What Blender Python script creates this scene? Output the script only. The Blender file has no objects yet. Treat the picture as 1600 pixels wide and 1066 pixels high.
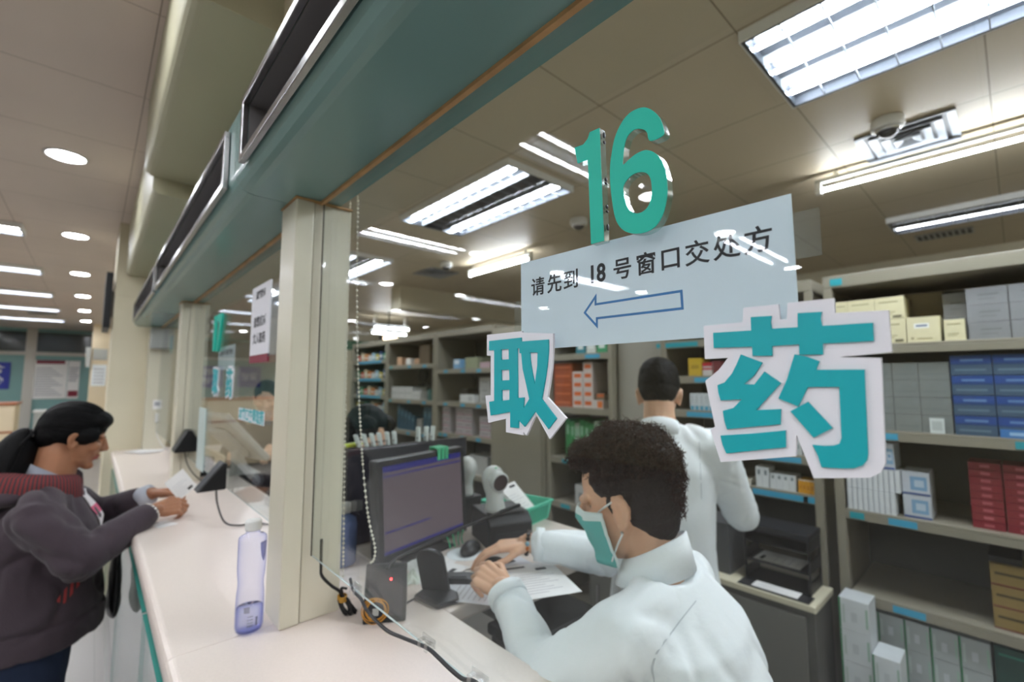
import bpy, bmesh, math, random
import numpy as np
from mathutils import Vector, Matrix, Euler, noise
from mathutils.geometry import tessellate_polygon

random.seed(16)
SC = bpy.context.scene
COL = SC.collection
V = Vector
G = 0.3744            # x of the counter windows' glass plane
ZC = 1.09             # counter top
ORD = ['first', 'second', 'third', 'fourth', 'fifth', 'sixth', 'seventh', 'eighth', 'ninth', 'tenth', 'eleventh', 'twelfth']


# ------------------------------------------------------------------ materials
def lin(c):
    if isinstance(c, str):
        c = c.lstrip('#')
        c = [int(c[i:i + 2], 16) / 255 for i in (0, 2, 4)]
    return tuple((x / 12.92 if x <= .04045 else ((x + .055) / 1.055) ** 2.4) for x in c) + (1.0,)


def nd(nt, t, **k):
    n = nt.nodes.new(t)
    for a, b in k.items():
        if a.startswith('i_'):
            n.inputs[a[2:].replace('_', ' ')].default_value = b
        else:
            setattr(n, a, b)
    return n


def new_mat(name):
    m = bpy.data.materials.new(name)
    m.use_nodes = True
    nt = m.node_tree
    nt.nodes.clear()
    out = nt.nodes.new('ShaderNodeOutputMaterial')
    return m, nt, out


def mat(name, col, rough=.5, metal=0., var=0., scale=30., bump=0., bscale=None, spec=.5, coat=0., sss=0., wave=None, sheen=0.):
    m, nt, out = new_mat(name)
    p = nd(nt, 'ShaderNodeBsdfPrincipled')
    c = lin(col)
    p.inputs['Base Color'].default_value = c
    p.inputs['Roughness'].default_value = rough
    p.inputs['Metallic'].default_value = metal
    p.inputs['Specular IOR Level'].default_value = spec
    p.inputs['Coat Weight'].default_value = coat
    if sheen:
        p.inputs['Sheen Weight'].default_value = sheen
    if sss:
        p.inputs['Subsurface Weight'].default_value = sss
        p.inputs['Subsurface Radius'].default_value = (.012, .005, .003)
    tc = nd(nt, 'ShaderNodeTexCoord')
    if var:
        n = nd(nt, 'ShaderNodeTexNoise')
        n.inputs['Scale'].default_value = scale
        n.inputs['Detail'].default_value = 4
        nt.links.new(tc.outputs['Object'], n.inputs['Vector'])
        r = nd(nt, 'ShaderNodeValToRGB')
        r.color_ramp.elements[0].position = .3
        r.color_ramp.elements[1].position = .7
        r.color_ramp.elements[0].color = tuple(x * (1 - var) for x in c[:3]) + (1,)
        r.color_ramp.elements[1].color = tuple(min(1, x * (1 + var)) for x in c[:3]) + (1,)
        nt.links.new(n.outputs['Fac'], r.inputs['Fac'])
        nt.links.new(r.outputs['Color'], p.inputs['Base Color'])
    if bump or wave:
        b = nd(nt, 'ShaderNodeBump')
        b.inputs['Strength'].default_value = bump or .4
        b.inputs['Distance'].default_value = .004
        if wave:
            n2 = nd(nt, 'ShaderNodeTexWave')
            n2.inputs['Scale'].default_value = wave
            n2.inputs['Distortion'].default_value = 3
            nt.links.new(tc.outputs['Object'], n2.inputs['Vector'])
        else:
            n2 = nd(nt, 'ShaderNodeTexNoise')
            n2.inputs['Scale'].default_value = bscale or scale
            n2.inputs['Detail'].default_value = 5
            nt.links.new(tc.outputs['Object'], n2.inputs['Vector'])
        nt.links.new(n2.outputs['Fac'], b.inputs['Height'])
        nt.links.new(b.outputs['Normal'], p.inputs['Normal'])
    nt.links.new(p.outputs['BSDF'], out.inputs['Surface'])
    return m


def emit(name, col, s):
    m, nt, out = new_mat(name)
    e = nd(nt, 'ShaderNodeEmission')
    e.inputs['Color'].default_value = lin(col)
    e.inputs['Strength'].default_value = s
    nt.links.new(e.outputs['Emission'], out.inputs['Surface'])
    return m


def glass_mat(name, tint='#ffffff', edge=None, base=.04, rough=0., gain=1.0):
    """clear sheet: transparent body, Schlick reflection on each face, tint deepening to the edge colour at grazing angles"""
    m, nt, out = new_mat(name)
    geo = nd(nt, 'ShaderNodeNewGeometry')
    dot = nd(nt, 'ShaderNodeVectorMath', operation='DOT_PRODUCT')
    nt.links.new(geo.outputs['Normal'], dot.inputs[0])
    nt.links.new(geo.outputs['Incoming'], dot.inputs[1])
    ab = nd(nt, 'ShaderNodeMath', operation='ABSOLUTE')
    nt.links.new(dot.outputs['Value'], ab.inputs[0])
    om = nd(nt, 'ShaderNodeMath', operation='SUBTRACT')
    om.inputs[0].default_value = 1.0
    nt.links.new(ab.outputs[0], om.inputs[1])
    pw = nd(nt, 'ShaderNodeMath', operation='POWER')
    nt.links.new(om.outputs[0], pw.inputs[0])
    pw.inputs[1].default_value = 5
    ma = nd(nt, 'ShaderNodeMath', operation='MULTIPLY_ADD', use_clamp=True)
    nt.links.new(pw.outputs[0], ma.inputs[0])
    ma.inputs[1].default_value = (1 - base) * gain
    ma.inputs[2].default_value = base
    tr = nd(nt, 'ShaderNodeBsdfTransparent')
    tr.inputs['Color'].default_value = lin(tint)
    if edge:
        pe = nd(nt, 'ShaderNodeMath', operation='POWER')
        nt.links.new(om.outputs[0], pe.inputs[0])
        pe.inputs[1].default_value = 2.2
        mx = nd(nt, 'ShaderNodeMix', data_type='RGBA')
        nt.links.new(pe.outputs[0], mx.inputs[0])
        mx.inputs[6].default_value = lin(tint)
        mx.inputs[7].default_value = lin(edge)
        nt.links.new(mx.outputs[2], tr.inputs['Color'])
    gl = nd(nt, 'ShaderNodeBsdfGlossy')
    gl.inputs['Roughness'].default_value = rough
    ms = nd(nt, 'ShaderNodeMixShader')
    nt.links.new(ma.outputs[0], ms.inputs[0])
    nt.links.new(tr.outputs[0], ms.inputs[1])
    nt.links.new(gl.outputs[0], ms.inputs[2])
    nt.links.new(ms.outputs[0], out.inputs['Surface'])
    return m


def tile_mat(name, col, line, tx, ty, ox=0., oy=0., lw=.004, rough=.5, var=.03):
    """panels with thin joints, laid out in world x / y"""
    m, nt, out = new_mat(name)
    p = nd(nt, 'ShaderNodeBsdfPrincipled')
    p.inputs['Roughness'].default_value = rough
    geo = nd(nt, 'ShaderNodeNewGeometry')
    sep = nd(nt, 'ShaderNodeSeparateXYZ')
    nt.links.new(geo.outputs['Position'], sep.inputs[0])
    masks = []
    for ax, t, o in ((0, tx, ox), (1, ty, oy)):
        a = nd(nt, 'ShaderNodeMath', operation='SUBTRACT')
        nt.links.new(sep.outputs[ax], a.inputs[0])
        a.inputs[1].default_value = o - 50 * t
        b = nd(nt, 'ShaderNodeMath', operation='MODULO')
        nt.links.new(a.outputs[0], b.inputs[0])
        b.inputs[1].default_value = t
        c = nd(nt, 'ShaderNodeMath', operation='LESS_THAN')
        nt.links.new(b.outputs[0], c.inputs[0])
        c.inputs[1].default_value = lw
        masks.append(c)
    mx = nd(nt, 'ShaderNodeMath', operation='MAXIMUM')
    nt.links.new(masks[0].outputs[0], mx.inputs[0])
    nt.links.new(masks[1].outputs[0], mx.inputs[1])
    n = nd(nt, 'ShaderNodeTexNoise')
    n.inputs['Scale'].default_value = 1.7
    nt.links.new(geo.outputs['Position'], n.inputs['Vector'])
    r = nd(nt, 'ShaderNodeValToRGB')
    c = lin(col)
    r.color_ramp.elements[0].position = .35
    r.color_ramp.elements[1].position = .65
    r.color_ramp.elements[0].color = tuple(x * (1 - var) for x in c[:3]) + (1,)
    r.color_ramp.elements[1].color = tuple(x * (1 + var) for x in c[:3]) + (1,)
    nt.links.new(n.outputs['Fac'], r.inputs['Fac'])
    mc = nd(nt, 'ShaderNodeMix', data_type='RGBA')
    nt.links.new(mx.outputs[0], mc.inputs[0])
    nt.links.new(r.outputs['Color'], mc.inputs[6])
    mc.inputs[7].default_value = lin(line)
    nt.links.new(mc.outputs[2], p.inputs['Base Color'])
    nt.links.new(p.outputs['BSDF'], out.inputs['Surface'])
    return m


def stripe_mat(name, cols, axis=2, period=.03, rough=.8):
    m, nt, out = new_mat(name)
    p = nd(nt, 'ShaderNodeBsdfPrincipled')
    p.inputs['Roughness'].default_value = rough
    tc = nd(nt, 'ShaderNodeTexCoord')
    sep = nd(nt, 'ShaderNodeSeparateXYZ')
    nt.links.new(tc.outputs['Object'], sep.inputs[0])
    dv = nd(nt, 'ShaderNodeMath', operation='MULTIPLY')
    dv.inputs[1].default_value = 1 / period
    nt.links.new(sep.outputs[axis], dv.inputs[0])
    fr = nd(nt, 'ShaderNodeMath', operation='FRACT')
    nt.links.new(dv.outputs[0], fr.inputs[0])
    r = nd(nt, 'ShaderNodeValToRGB')
    r.color_ramp.interpolation = 'CONSTANT'
    r.color_ramp.elements[0].color = lin(cols[0])
    r.color_ramp.elements[1].position = 1 / len(cols)
    r.color_ramp.elements[1].color = lin(cols[1])
    for i in range(2, len(cols)):
        e = r.color_ramp.elements.new(i / len(cols))
        e.color = lin(cols[i])
    nt.links.new(fr.outputs[0], r.inputs['Fac'])
    nt.links.new(r.outputs['Color'], p.inputs['Base Color'])
    nt.links.new(p.outputs['BSDF'], out.inputs['Surface'])
    return m


# ------------------------------------------------------------------ mesh builder
class MB:
    def __init__(s):
        s.v, s.f, s.m, s.sm = [], [], [], []

    def face(s, idx, m=0, smooth=False):
        s.f.append(idx); s.m.append(m); s.sm.append(smooth)

    def box(s, x0, x1, y0, y1, z0, z1, m=0, T=None):
        b = len(s.v)
        for x, y, z in ((x0, y0, z0), (x1, y0, z0), (x1, y1, z0), (x0, y1, z0), (x0, y0, z1), (x1, y0, z1), (x1, y1, z1), (x0, y1, z1)):
            p = V((x, y, z))
            s.v.append(T @ p if T else p)
        for q in ((0, 3, 2, 1), (4, 5, 6, 7), (0, 1, 5, 4), (1, 2, 6, 5), (2, 3, 7, 6), (3, 0, 4, 7)):
            s.face([b + i for i in q], m)
        return s

    def quad(s, a, b_, c, d, m=0):
        b = len(s.v)
        s.v += [V(a), V(b_), V(c), V(d)]
        s.face([b, b + 1, b + 2, b + 3], m)
        return s

    def rings(s, rings, m=0, closed_ends=True, smooth=True, T=None):
        b = len(s.v)
        n = len(rings[0])
        for r in rings:
            for p in r:
                p = V(p)
                s.v.append(T @ p if T else p)
        for i in range(len(rings) - 1):
            for j in range(n):
                k = (j + 1) % n
                s.face([b + i * n + j, b + i * n + k, b + (i + 1) * n + k, b + (i + 1) * n + j], m, smooth)
        if closed_ends:
            s.face([b + j for j in range(n)][::-1], m)
            s.face([b + (len(rings) - 1) * n + j for j in range(n)], m)
        return s

    def tube(s, pts, r, n=8, m=0, T=None):
        pts = [V(p) for p in pts]
        rr = r if isinstance(r, (list, tuple)) else [r] * len(pts)
        up = None
        rings = []
        for i, p in enumerate(pts):
            t = (pts[min(i + 1, len(pts) - 1)] - pts[max(i - 1, 0)]).normalized()
            if up is None:
                up = t.orthogonal().normalized()
            up = (up - t * up.dot(t))
            up = up.normalized() if up.length > 1e-6 else t.orthogonal().normalized()
            w = t.cross(up)
            rings.append([p + (up * math.cos(a) + w * math.sin(a)) * rr[i] for a in [2 * math.pi * j / n for j in range(n)]])
        return s.rings(rings, m, True, True, T)

    def cyl(s, p0, p1, r0, r1=None, n=20, m=0, T=None):
        return s.tube([p0, p1], [r0, r0 if r1 is None else r1], n, m, T)

    def lathe(s, prof, n=24, m=0, T=None, smooth=True, c=(0, 0, 0)):
        rings = [[(c[0] + r * math.cos(2 * math.pi * j / n), c[1] + r * math.sin(2 * math.pi * j / n), c[2] + z) for j in range(n)] for r, z in prof]
        return s.rings(rings, m, True, smooth, T)

    def ell(s, c, r, R=None, m=0, nu=20, nv=12):
        c = V(c)
        rings = []
        for i in range(nv + 1):
            t = math.pi * (i + .02) / (nv + .04)
            ring = []
            for j in range(nu):
                a = 2 * math.pi * j / nu
                p = V((r[0] * math.sin(t) * math.cos(a), r[1] * math.sin(t) * math.sin(a), -r[2] * math.cos(t)))
                ring.append(c + (R @ p if R else p))
            rings.append(ring)
        return s.rings(rings, m)

    def cap(s, p0, p1, r0, r1, n=14, m=0):
        """tapered capsule"""
        p0, p1 = V(p0), V(p1)
        d = p1 - p0
        L = d.length
        d = d.normalized()
        pts, rr = [], []
        for a in (80, 55, 28):
            pts.append(p0 - d * r0 * math.sin(math.radians(a))); rr.append(r0 * math.cos(math.radians(a)))
        for t in (0, .5, 1):
            pts.append(p0 + d * L * t); rr.append(r0 + (r1 - r0) * t)
        for a in (28, 55, 80):
            pts.append(p1 + d * r1 * math.sin(math.radians(a))); rr.append(r1 * math.cos(math.radians(a)))
        return s.tube(pts, rr, n, m)

    def prism(s, outer, holes=(), to3=None, t0=0., t1=1., m=0, mside=None):
        """polygon (with holes) in 2D, swept from t0 to t1; to3(u, v, t) -> point"""
        loops = [list(outer)] + [list(h) for h in holes]
        allp = [p for l in loops for p in l]
        tris = tessellate_polygon([[V((p[0], p[1], 0)) for p in l] for l in loops])
        n = len(allp)
        b = len(s.v)
        for t in (t0, t1):
            for p in allp:
                s.v.append(V(to3(p[0], p[1], t)))
        for a in tris:
            s.face([b + a[0], b + a[1], b + a[2]], m)
            s.face([b + n + a[2], b + n + a[1], b + n + a[0]], m)
        o = 0
        for l in loops:
            k = len(l)
            for i in range(k):
                j = (i + 1) % k
                s.face([b + o + i, b + o + j, b + n + o + j, b + n + o + i], m if mside is None else mside)
            o += k
        return s

    def mesh(s, name):
        me = bpy.data.meshes.new(name)
        me.from_pydata([tuple(p) for p in s.v], [], s.f)
        me.polygons.foreach_set('material_index', s.m)
        me.polygons.foreach_set('use_smooth', s.sm)
        bm = bmesh.new()
        bm.from_mesh(me)
        bmesh.ops.recalc_face_normals(bm, faces=bm.faces)
        bm.to_mesh(me)
        bm.free()
        return me

    def build(s, name, mats, parent=None, bevel=0., seg=2, label=None):
        return link(name, s.mesh(name), mats, parent, bevel, seg, label)


def link(name, me, mats, parent=None, bevel=0., seg=2, label=None):
    o = bpy.data.objects.new(name, me)
    COL.objects.link(o)
    if not isinstance(mats, (list, tuple)):
        mats = [mats]
    if not me.materials:
        for m in mats:
            me.materials.append(m)
    if parent is not None:
        o.parent = parent
        o.matrix_parent_inverse = wm(parent).inverted()
    if bevel:
        b = o.modifiers.new('edge', 'BEVEL')
        b.width = bevel
        b.segments = seg
        b.limit_method = 'ANGLE'
        b.angle_limit = math.radians(40)
    if label:
        o['label'] = label
    return o


def wm(o):
    m = Matrix.LocRotScale(o.location, o.rotation_euler, o.scale)
    if o.parent is not None:
        m = wm(o.parent) @ o.matrix_parent_inverse @ m
    return m


def tag(o, label, cat, group=None, kind=None):
    o['label'] = label
    o['category'] = cat
    if group:
        o['group'] = group
    if kind:
        o['kind'] = kind
    return o


def thing(name, label, cat, loc=(0, 0, 0), group=None):
    o = bpy.data.objects.new(name, None)
    o.empty_display_size = .05
    COL.objects.link(o)
    o.location = loc
    return tag(o, label, cat, group)


def struct(o, label=None, cat=None):
    o['kind'] = 'structure'
    if label:
        o['label'] = label
    if cat:
        o['category'] = cat
    return o


def copy_tree(o, parent=None):
    c = o.copy()
    COL.objects.link(c)
    if parent is not None:
        c.parent = parent
    for ch in list(o.children):
        copy_tree(ch, c)
    return c


def frame(origin, x, y, z):
    x, y, z = V(x), V(y), V(z)
    return Matrix(((x.x, y.x, z.x, origin[0]), (x.y, y.y, z.y, origin[1]), (x.z, y.z, z.z, origin[2]), (0, 0, 0, 1)))


ON_GLASS = lambda x: (lambda u, v, t: (x + t, u, v))


def text(body, size, name, m, T, parent=None, bold=0., align='CENTER', depth=0.0003, sx=1.0, label=None):
    """flat lettering: local x to the reader's right, y up, laid at matrix T"""
    c = bpy.data.curves.new(name, 'FONT')
    c.body = body
    c.size = size
    c.align_x = align
    c.offset = bold
    c.extrude = depth
    c.resolution_u = 3
    o = bpy.data.objects.new(name, c)
    COL.objects.link(o)
    dg = bpy.context.evaluated_depsgraph_get()
    me = bpy.data.meshes.new_from_object(o.evaluated_get(dg))
    bpy.data.objects.remove(o)
    bpy.data.curves.remove(c)
    me.transform(T @ Matrix.Diagonal((sx, 1, 1, 1)))
    me.materials.clear()
    return link(name, me, m, parent, label=label)


def merge_text(items, name, m, parent=None):
    """several pieces of lettering as one printed mesh; items: (body, size, T, bold, sx)"""
    bm = bmesh.new()
    for body, size, T, bold, sx in items:
        o = text(body, size, 'tmp', m, T, None, bold, sx=sx)
        bm.from_mesh(o.data)
        me = o.data
        bpy.data.objects.remove(o)
        bpy.data.meshes.remove(me)
    me = bpy.data.meshes.new(name)
    bm.to_mesh(me)
    bm.free()
    return link(name, me, m, parent)


def glass_T(y, z, x):
    """lettering that faces the public side (-x)"""
    return frame((x, y, z), (0, -1, 0), (0, 0, 1), (-1, 0, 0))


def smooth_poly(pts, n=4):
    out = []
    k = len(pts)
    for i in range(k):
        p0, p1, p2, p3 = [V((*pts[(i + j) % k], 0)) for j in (-1, 0, 1, 2)]
        for q in range(n):
            t = q / n
            out.append((.5 * ((2 * p1) + (-p0 + p2) * t + (2 * p0 - 5 * p1 + 4 * p2 - p3) * t * t + (-p0 + 3 * p1 - 3 * p2 + p3) * t ** 3))[:2])
    return out


def spline(pts, n=8):
    pts = [V(p) for p in pts]
    out = []
    for i in range(len(pts) - 1):
        p0, p1, p2, p3 = pts[max(i - 1, 0)], pts[i], pts[i + 1], pts[min(i + 2, len(pts) - 1)]
        for q in range(n):
            t = q / n
            out.append(.5 * ((2 * p1) + (-p0 + p2) * t + (2 * p0 - 5 * p1 + 4 * p2 - p3) * t * t + (-p0 + 3 * p1 - 3 * p2 + p3) * t ** 3))
    out.append(pts[-1])
    return out


def fuse(mb, voxel, smooth=4, name='fused', disp=None, factor=.5):
    """one continuous skin round overlapping closed shapes"""
    me = mb.mesh(name)
    o = bpy.data.objects.new('tmp', me)
    COL.objects.link(o)
    r = o.modifiers.new('r', 'REMESH')
    r.mode = 'VOXEL'
    r.voxel_size = voxel
    if smooth:
        s = o.modifiers.new('s', 'SMOOTH')
        s.factor = factor
        s.iterations = smooth
    dg = bpy.context.evaluated_depsgraph_get()
    out = bpy.data.meshes.new_from_object(o.evaluated_get(dg))
    bpy.data.objects.remove(o)
    out.name = name
    out.materials.clear()
    if disp:
        nv = len(out.vertices)
        nrm = [v.normal.copy() for v in out.vertices]
        for i, v in enumerate(out.vertices):
            d = disp(v.co, nrm[i])
            if d:
                v.co += d if isinstance(d, Vector) else nrm[i] * d
        out.update()
    out.polygons.foreach_set('use_smooth', [True] * len(out.polygons))
    return out


def join_meshes(meshes, name):
    bm = bmesh.new()
    for m in meshes:
        bm.from_mesh(m)
    me = bpy.data.meshes.new(name)
    bm.to_mesh(me)
    bm.free()
    me.polygons.foreach_set('use_smooth', [True] * len(me.polygons))
    return me
# ------------------------------------------------------------------ shared materials
M = {}
M['cream_wall'] = mat('cream wall paint', '#cfc7ae', .55, var=.03, scale=3)
M['cream_panel'] = mat('cream enamelled panel', '#cdc8b4', .28, var=.02, scale=4, spec=.5)
M['olive_paint'] = mat('pale olive paint', '#a9a58c', .5, var=.03, scale=3)
M['teal_panel'] = mat('teal enamelled metal', '#6b8b87', .24, var=.02, scale=5, spec=.6)
M['steel'] = mat('brushed stainless steel', '#9d9c9c', .26, metal=1, var=.06, scale=60)
M['dark_screen'] = mat('dark led matrix', '#38343a', .45, var=.15, scale=400)
M['counter'] = mat('cream quartz counter', '#d8ccc2', .3, var=.025, scale=220, spec=.5)
M['joint'] = mat('dark joint', '#8a8172', .7)
M['counter_base'] = mat('pale counter front', '#cbc8c4', .35, var=.02, scale=6)
M['ceiling_pub'] = tile_mat('public ceiling panels', '#cbbcb0', '#8a7a6c', .6, .6, .09, .02, .004, .5)
M['ceiling_in'] = tile_mat('pharmacy ceiling panels', '#bcae94', '#77694f', .6, .6, .43, -.003, .005, .5)
M['floor'] = tile_mat('grey terrazzo floor', '#a5a2a0', '#8b8886', .8, .8, .1, .1, .003, .3)
M['white_plastic'] = mat('white plastic', '#dcdcd8', .4)
M['grey_plastic'] = mat('grey plastic', '#a8aaa6', .45, var=.03)
M['dark_plastic'] = mat('black plastic', '#0e0f11', .42, var=.1, scale=200, spec=.35)
M['dark_grey'] = mat('dark grey plastic', '#202125', .45, spec=.35)
M['caulk'] = mat('aged sealant', '#b08a5c', .6, var=.25, scale=14)
M['dark_gap'] = mat('dark sealant', '#2e241a', .7, var=.3, scale=40)
M['shelf'] = mat('beige enamelled shelf steel', '#8c8677', .38, var=.03, scale=5)
M['shelf_shaded'] = mat('shade-darkened grey shelf back', '#504f4a', .6, var=.05, scale=5)  # grey steel, darkened in colour for the light falloff low in the shelves
M['teal_tag'] = mat('teal shelf tag', '#1d9aa8', .5)
M['blue_tag'] = mat('light blue shelf tag', '#3fa0c4', .5)
M['glass'] = glass_mat('window glass', '#fafdfc', None, .036, 0., .8)
M['glass_edge'] = mat('green glass edge', '#2f8a80', .15, spec=.8)
M['acrylic'] = glass_mat('clear acrylic', '#f4fbfa', '#b9d8d4', .24, .1)
M['tube'] = emit('fluorescent tube', '#f4f8ff', 27.0)
M['tube_in'] = emit('pharmacy fluorescent tube', '#f2f6ff', 48.0)
M['tube_batten'] = emit('batten tube', '#f4f6ff', 20.0)
M['tube_dim'] = emit('far fluorescent tube', '#f4f6ff', 4.0)
M['downlight'] = emit('downlight diffuser', '#f6faff', 24.0)
M['reflector'] = mat('lamp reflector', '#3a3e45', .3, metal=.4)
M['louvre'] = mat('lamp louvre blade', '#888d93', .35)
M['chrome'] = mat('chrome', '#d9dbdc', .12, metal=1)
M['paper'] = mat('white paper', '#e6e5e3', .75)
M['paper_blue'] = mat('bluish white paper', '#dde3e6', .6)
m_, nt_, out_ = new_mat('thin notice paper')
d_ = nd(nt_, 'ShaderNodeBsdfDiffuse'); d_.inputs['Color'].default_value = lin('#e6ecf0')
t_ = nd(nt_, 'ShaderNodeBsdfTranslucent'); t_.inputs['Color'].default_value = lin('#e6ecf2')
x_ = nd(nt_, 'ShaderNodeMixShader'); x_.inputs[0].default_value = .5
nt_.links.new(d_.outputs[0], x_.inputs[1]); nt_.links.new(t_.outputs[0], x_.inputs[2]); nt_.links.new(x_.outputs[0], out_.inputs['Surface'])
M['thin_paper'] = m_
M['ink'] = mat('dark ink', '#26262a', .7)
M['ink_grey'] = mat('grey print', '#a3a3aa', .7)
M['teal_vinyl'] = mat('teal vinyl', '#08a0a8', .4)
M['liner'] = mat('grey recess liner', '#6f6c6c', .4)
M['white_vinyl'] = mat('white pvc board', '#dcdbe0', .45)
M['teal_acrylic'] = mat('teal acrylic face', '#26b7a0', .55, spec=.25)
M['arrow_blue'] = mat('blue print', '#3f7cba', .6)
M['maroon'] = mat('maroon print', '#7c1f33', .6)
M['blue_sign'] = mat('blue sign', '#1f2f94', .5)
M['cable'] = mat('black cable', '#141416', .45)
M['tealglass'] = mat('teal tinted partition', '#7fa6a4', .15, spec=.6)
M['dark_window'] = mat('dark tinted window', '#2c3a3c', .1, spec=.7)
M['alu'] = mat('pale aluminium', '#bdbab2', .4, metal=.2)
M['beige_lam'] = mat('beige laminate', '#d9c9ab', .45, var=.03, scale=4)
M['wood_edge'] = mat('brown wood edge', '#9a5a34', .5)
# ------------------------------------------------------------------ the setting
def sbox(name, m, *b, bevel=0., label=None):
    o = MB().box(*b).build(name, m, bevel=bevel)
    return struct(o, label)


ZP, ZI = 2.8, 2.85
sbox('floor', M['floor'], -7, 7, -4, 15.2, -.1, 0)
sbox('ceiling', M['ceiling_pub'], -7, .46, -4, 15.2, ZP, ZP + .12, label='beige panelled ceiling of the public hall')
sbox('ceiling', M['ceiling_in'], .46, 7, -4, 10.1, ZI, ZI + .12, label='beige square-panelled ceiling of the pharmacy')
sbox('wall_right', M['cream_wall'], 6.05, 6.2, -4, 10.1, 0, ZI)
sbox('wall_back', M['cream_wall'], .46, 6.2, 10, 10.15, 0, ZI)
sbox('wall_rear', M['cream_wall'], -7, 6.2, -4.15, -4, 0, ZI)
sbox('wall_left', M['cream_wall'], -7.15, -7, -4, 15.2, 0, ZP)
sbox('wall_divider', M['cream_wall'], .36, .46, 5.1, 15.2, 0, ZP)
# header over the panes (its underside shows teal through the glass)
sbox('wall_header', M['cream_wall'], .303, .405, -4, 4.42, 2.016, ZI)
sbox('wall_header', M['cream_wall'], .405, .46, -4, 4.42, 2.3, ZI)
sbox('trim_1', M['teal_panel'], .364, .408, -4, 4.42, 2.0105, 2.0155, label='teal strip under the header behind the panes')
sbox('trim_2', M['caulk'], G - .013, G - .0045, -4, 4.42, 2.004, 2.0104, label='aged tan sealant line along the top of the panes')
# ceiling beam
def beam(name, x0, y0, y1, zb):
    pr = [(x0, ZP), (x0, zb + .03)] + [(x0 + .03 - .03 * math.cos(a), zb + .03 - .03 * math.sin(a)) for a in (.4, .8, 1.2, 1.57)] + [(.303, zb), (.303, ZP)]
    o = MB().prism(pr, to3=lambda u, v, t: (u, t, v), t0=y0, t1=y1).build(name, M['olive_paint'])
    return struct(o)


beam('beam', .108, 1.19, 2.42, 2.47)
beam('beam', .14, 2.424, 4.5, 2.40)
sbox('beam', M['cream_wall'], 2.9, 6.05, 5.35, 5.6, 2.55, ZI)

# fascia over the windows: rounded teal profile in three lengths, with display recesses between the rails
RECESS = [(-.75, 1.0), (1.185, 2.72), (2.83, 4.3)]
edges = [-.95, 1.11, 2.775, 4.42]
for i in range(3):
    y0, y1 = edges[i], edges[i + 1] - .002
    r0, r1 = RECESS[i]
    b = MB()
    low = [(.364, 2.01), (.238, 2.01)] + [(.238 - .038 * math.sin(a), 2.048 - .038 * math.cos(a)) for a in (.3, .6, .9, 1.2, 1.4)] + [(.2, 2.046), (.364, 2.046)]
    b.prism(low, to3=lambda u, v, t: (u, t, v), t0=y0, t1=y1)
    b.box(.2, .303, y0, y1, 2.152, 2.182)
    b.box(.2, .303, y0, r0, 2.046, 2.152)
    b.box(.2, .303, r1, y1, 2.046, 2.152)
    o = b.build('fascia', M['teal_panel'])
    struct(o, 'teal enamelled fascia panel over the %s counter window' % ['near', 'middle', 'far'][i])
for i, (r0, r1) in enumerate(RECESS):
    t = thing('display_board', ['dark led display in a steel frame above the window marked 16', 'dark led display in a steel frame above the second counter window',
                                'small-looking dark led display at the far end of the teal fascia'][i], 'display', (.25, (r0 + r1) / 2, 2.046), 'led displays in the teal fascia')
    b = MB()
    for z0, z1 in ((2.032, 2.047), (2.151, 2.166)):
        b.box(.188, .1995, r0 - .014, r1 + .014, z0, z1)
    for a0, a1 in ((r0 - .014, r0), (r1, r1 + .014)):
        b.box(.188, .1995, a0, a1, 2.047, 2.151)
    b.build('frame', M['steel'], t, .0015)
    b = MB()
    b.box(.2, .292, r0 + .0005, r1 - .0005, 2.1495, 2.1515).box(.2, .292, r0 + .0005, r1 - .0005, 2.0465, 2.0485)
    b.box(.2, .292, r0 + .0005, r0 + .0025, 2.0485, 2.1495).box(.2, .292, r1 - .0025, r1 - .0005, 2.0485, 2.1495)
    b.build('liner', M['liner'], t)
    b = MB()
    b.box(.285, .291, r0 + .003, r1 - .003, 2.049, 2.149)
    b.build('screen', M['dark_screen'], t)

# window posts on the counter
for i, (y0, y1, xf) in enumerate(((1.05, 1.157, .311), (2.86, 2.965, .318))):
    t = thing('post', ['cream enamelled post beside the bottle on the counter', 'cream enamelled post between the second and third windows'][i], 'post', (.37, y0, ZC))
    t['kind'] = 'structure'
    MB().box(xf, .35, y0, y1, ZC + .0005, 2.006).build('post_front', M['cream_panel'], t, .003, 3)
    MB().box(.3515, .437, y0 + .004, y1 - .004, ZC + .0005, 2.006).build('post_body', M['cream_panel'], t, .002)
    MB().box(xf - .002, .437, y0 - .003, y1 + .003, 2.0062, 2.0098).build('sealant', M['caulk'], t)
sbox('post', M['cream_panel'], .30, .437, 4.4, 4.498, ZC + .0005, 2.006, label='cream end panel beside the hall column')
# column at the end of the counter
b = MB()
b.box(.085, .42, 4.5, 5.1, 0, 1.62).box(.085, .42, 4.5, 5.1, 1.623, 2.24).box(.085, .42, 4.5, 5.1, 2.243, ZP)
b.box(.09, .415, 4.505, 5.095, 1.6, 2.3)
struct(b.build('column', M['cream_wall']), 'cream panelled column at the end of the counter')

# panes
M['polished'] = mat('polished glass edge', '#b9c2bf', .25)
def pane(n, y0, y1, z0, label):
    t = thing('window_%d' % n, label, 'window', (G, (y0 + y1) / 2, z0))
    t['kind'] = 'structure'
    b = MB()
    b.box(G - .004, G + .004, y0, y1, z0, 2.0102, 0)
    b.build('pane', M['glass'], t)
    b = MB()
    b.box(G - .0042, G - .001, y0, y1, z0 - .001, z0 - .0002)
    b.build('polished_edge', M['polished'], t)
    return t


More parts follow.
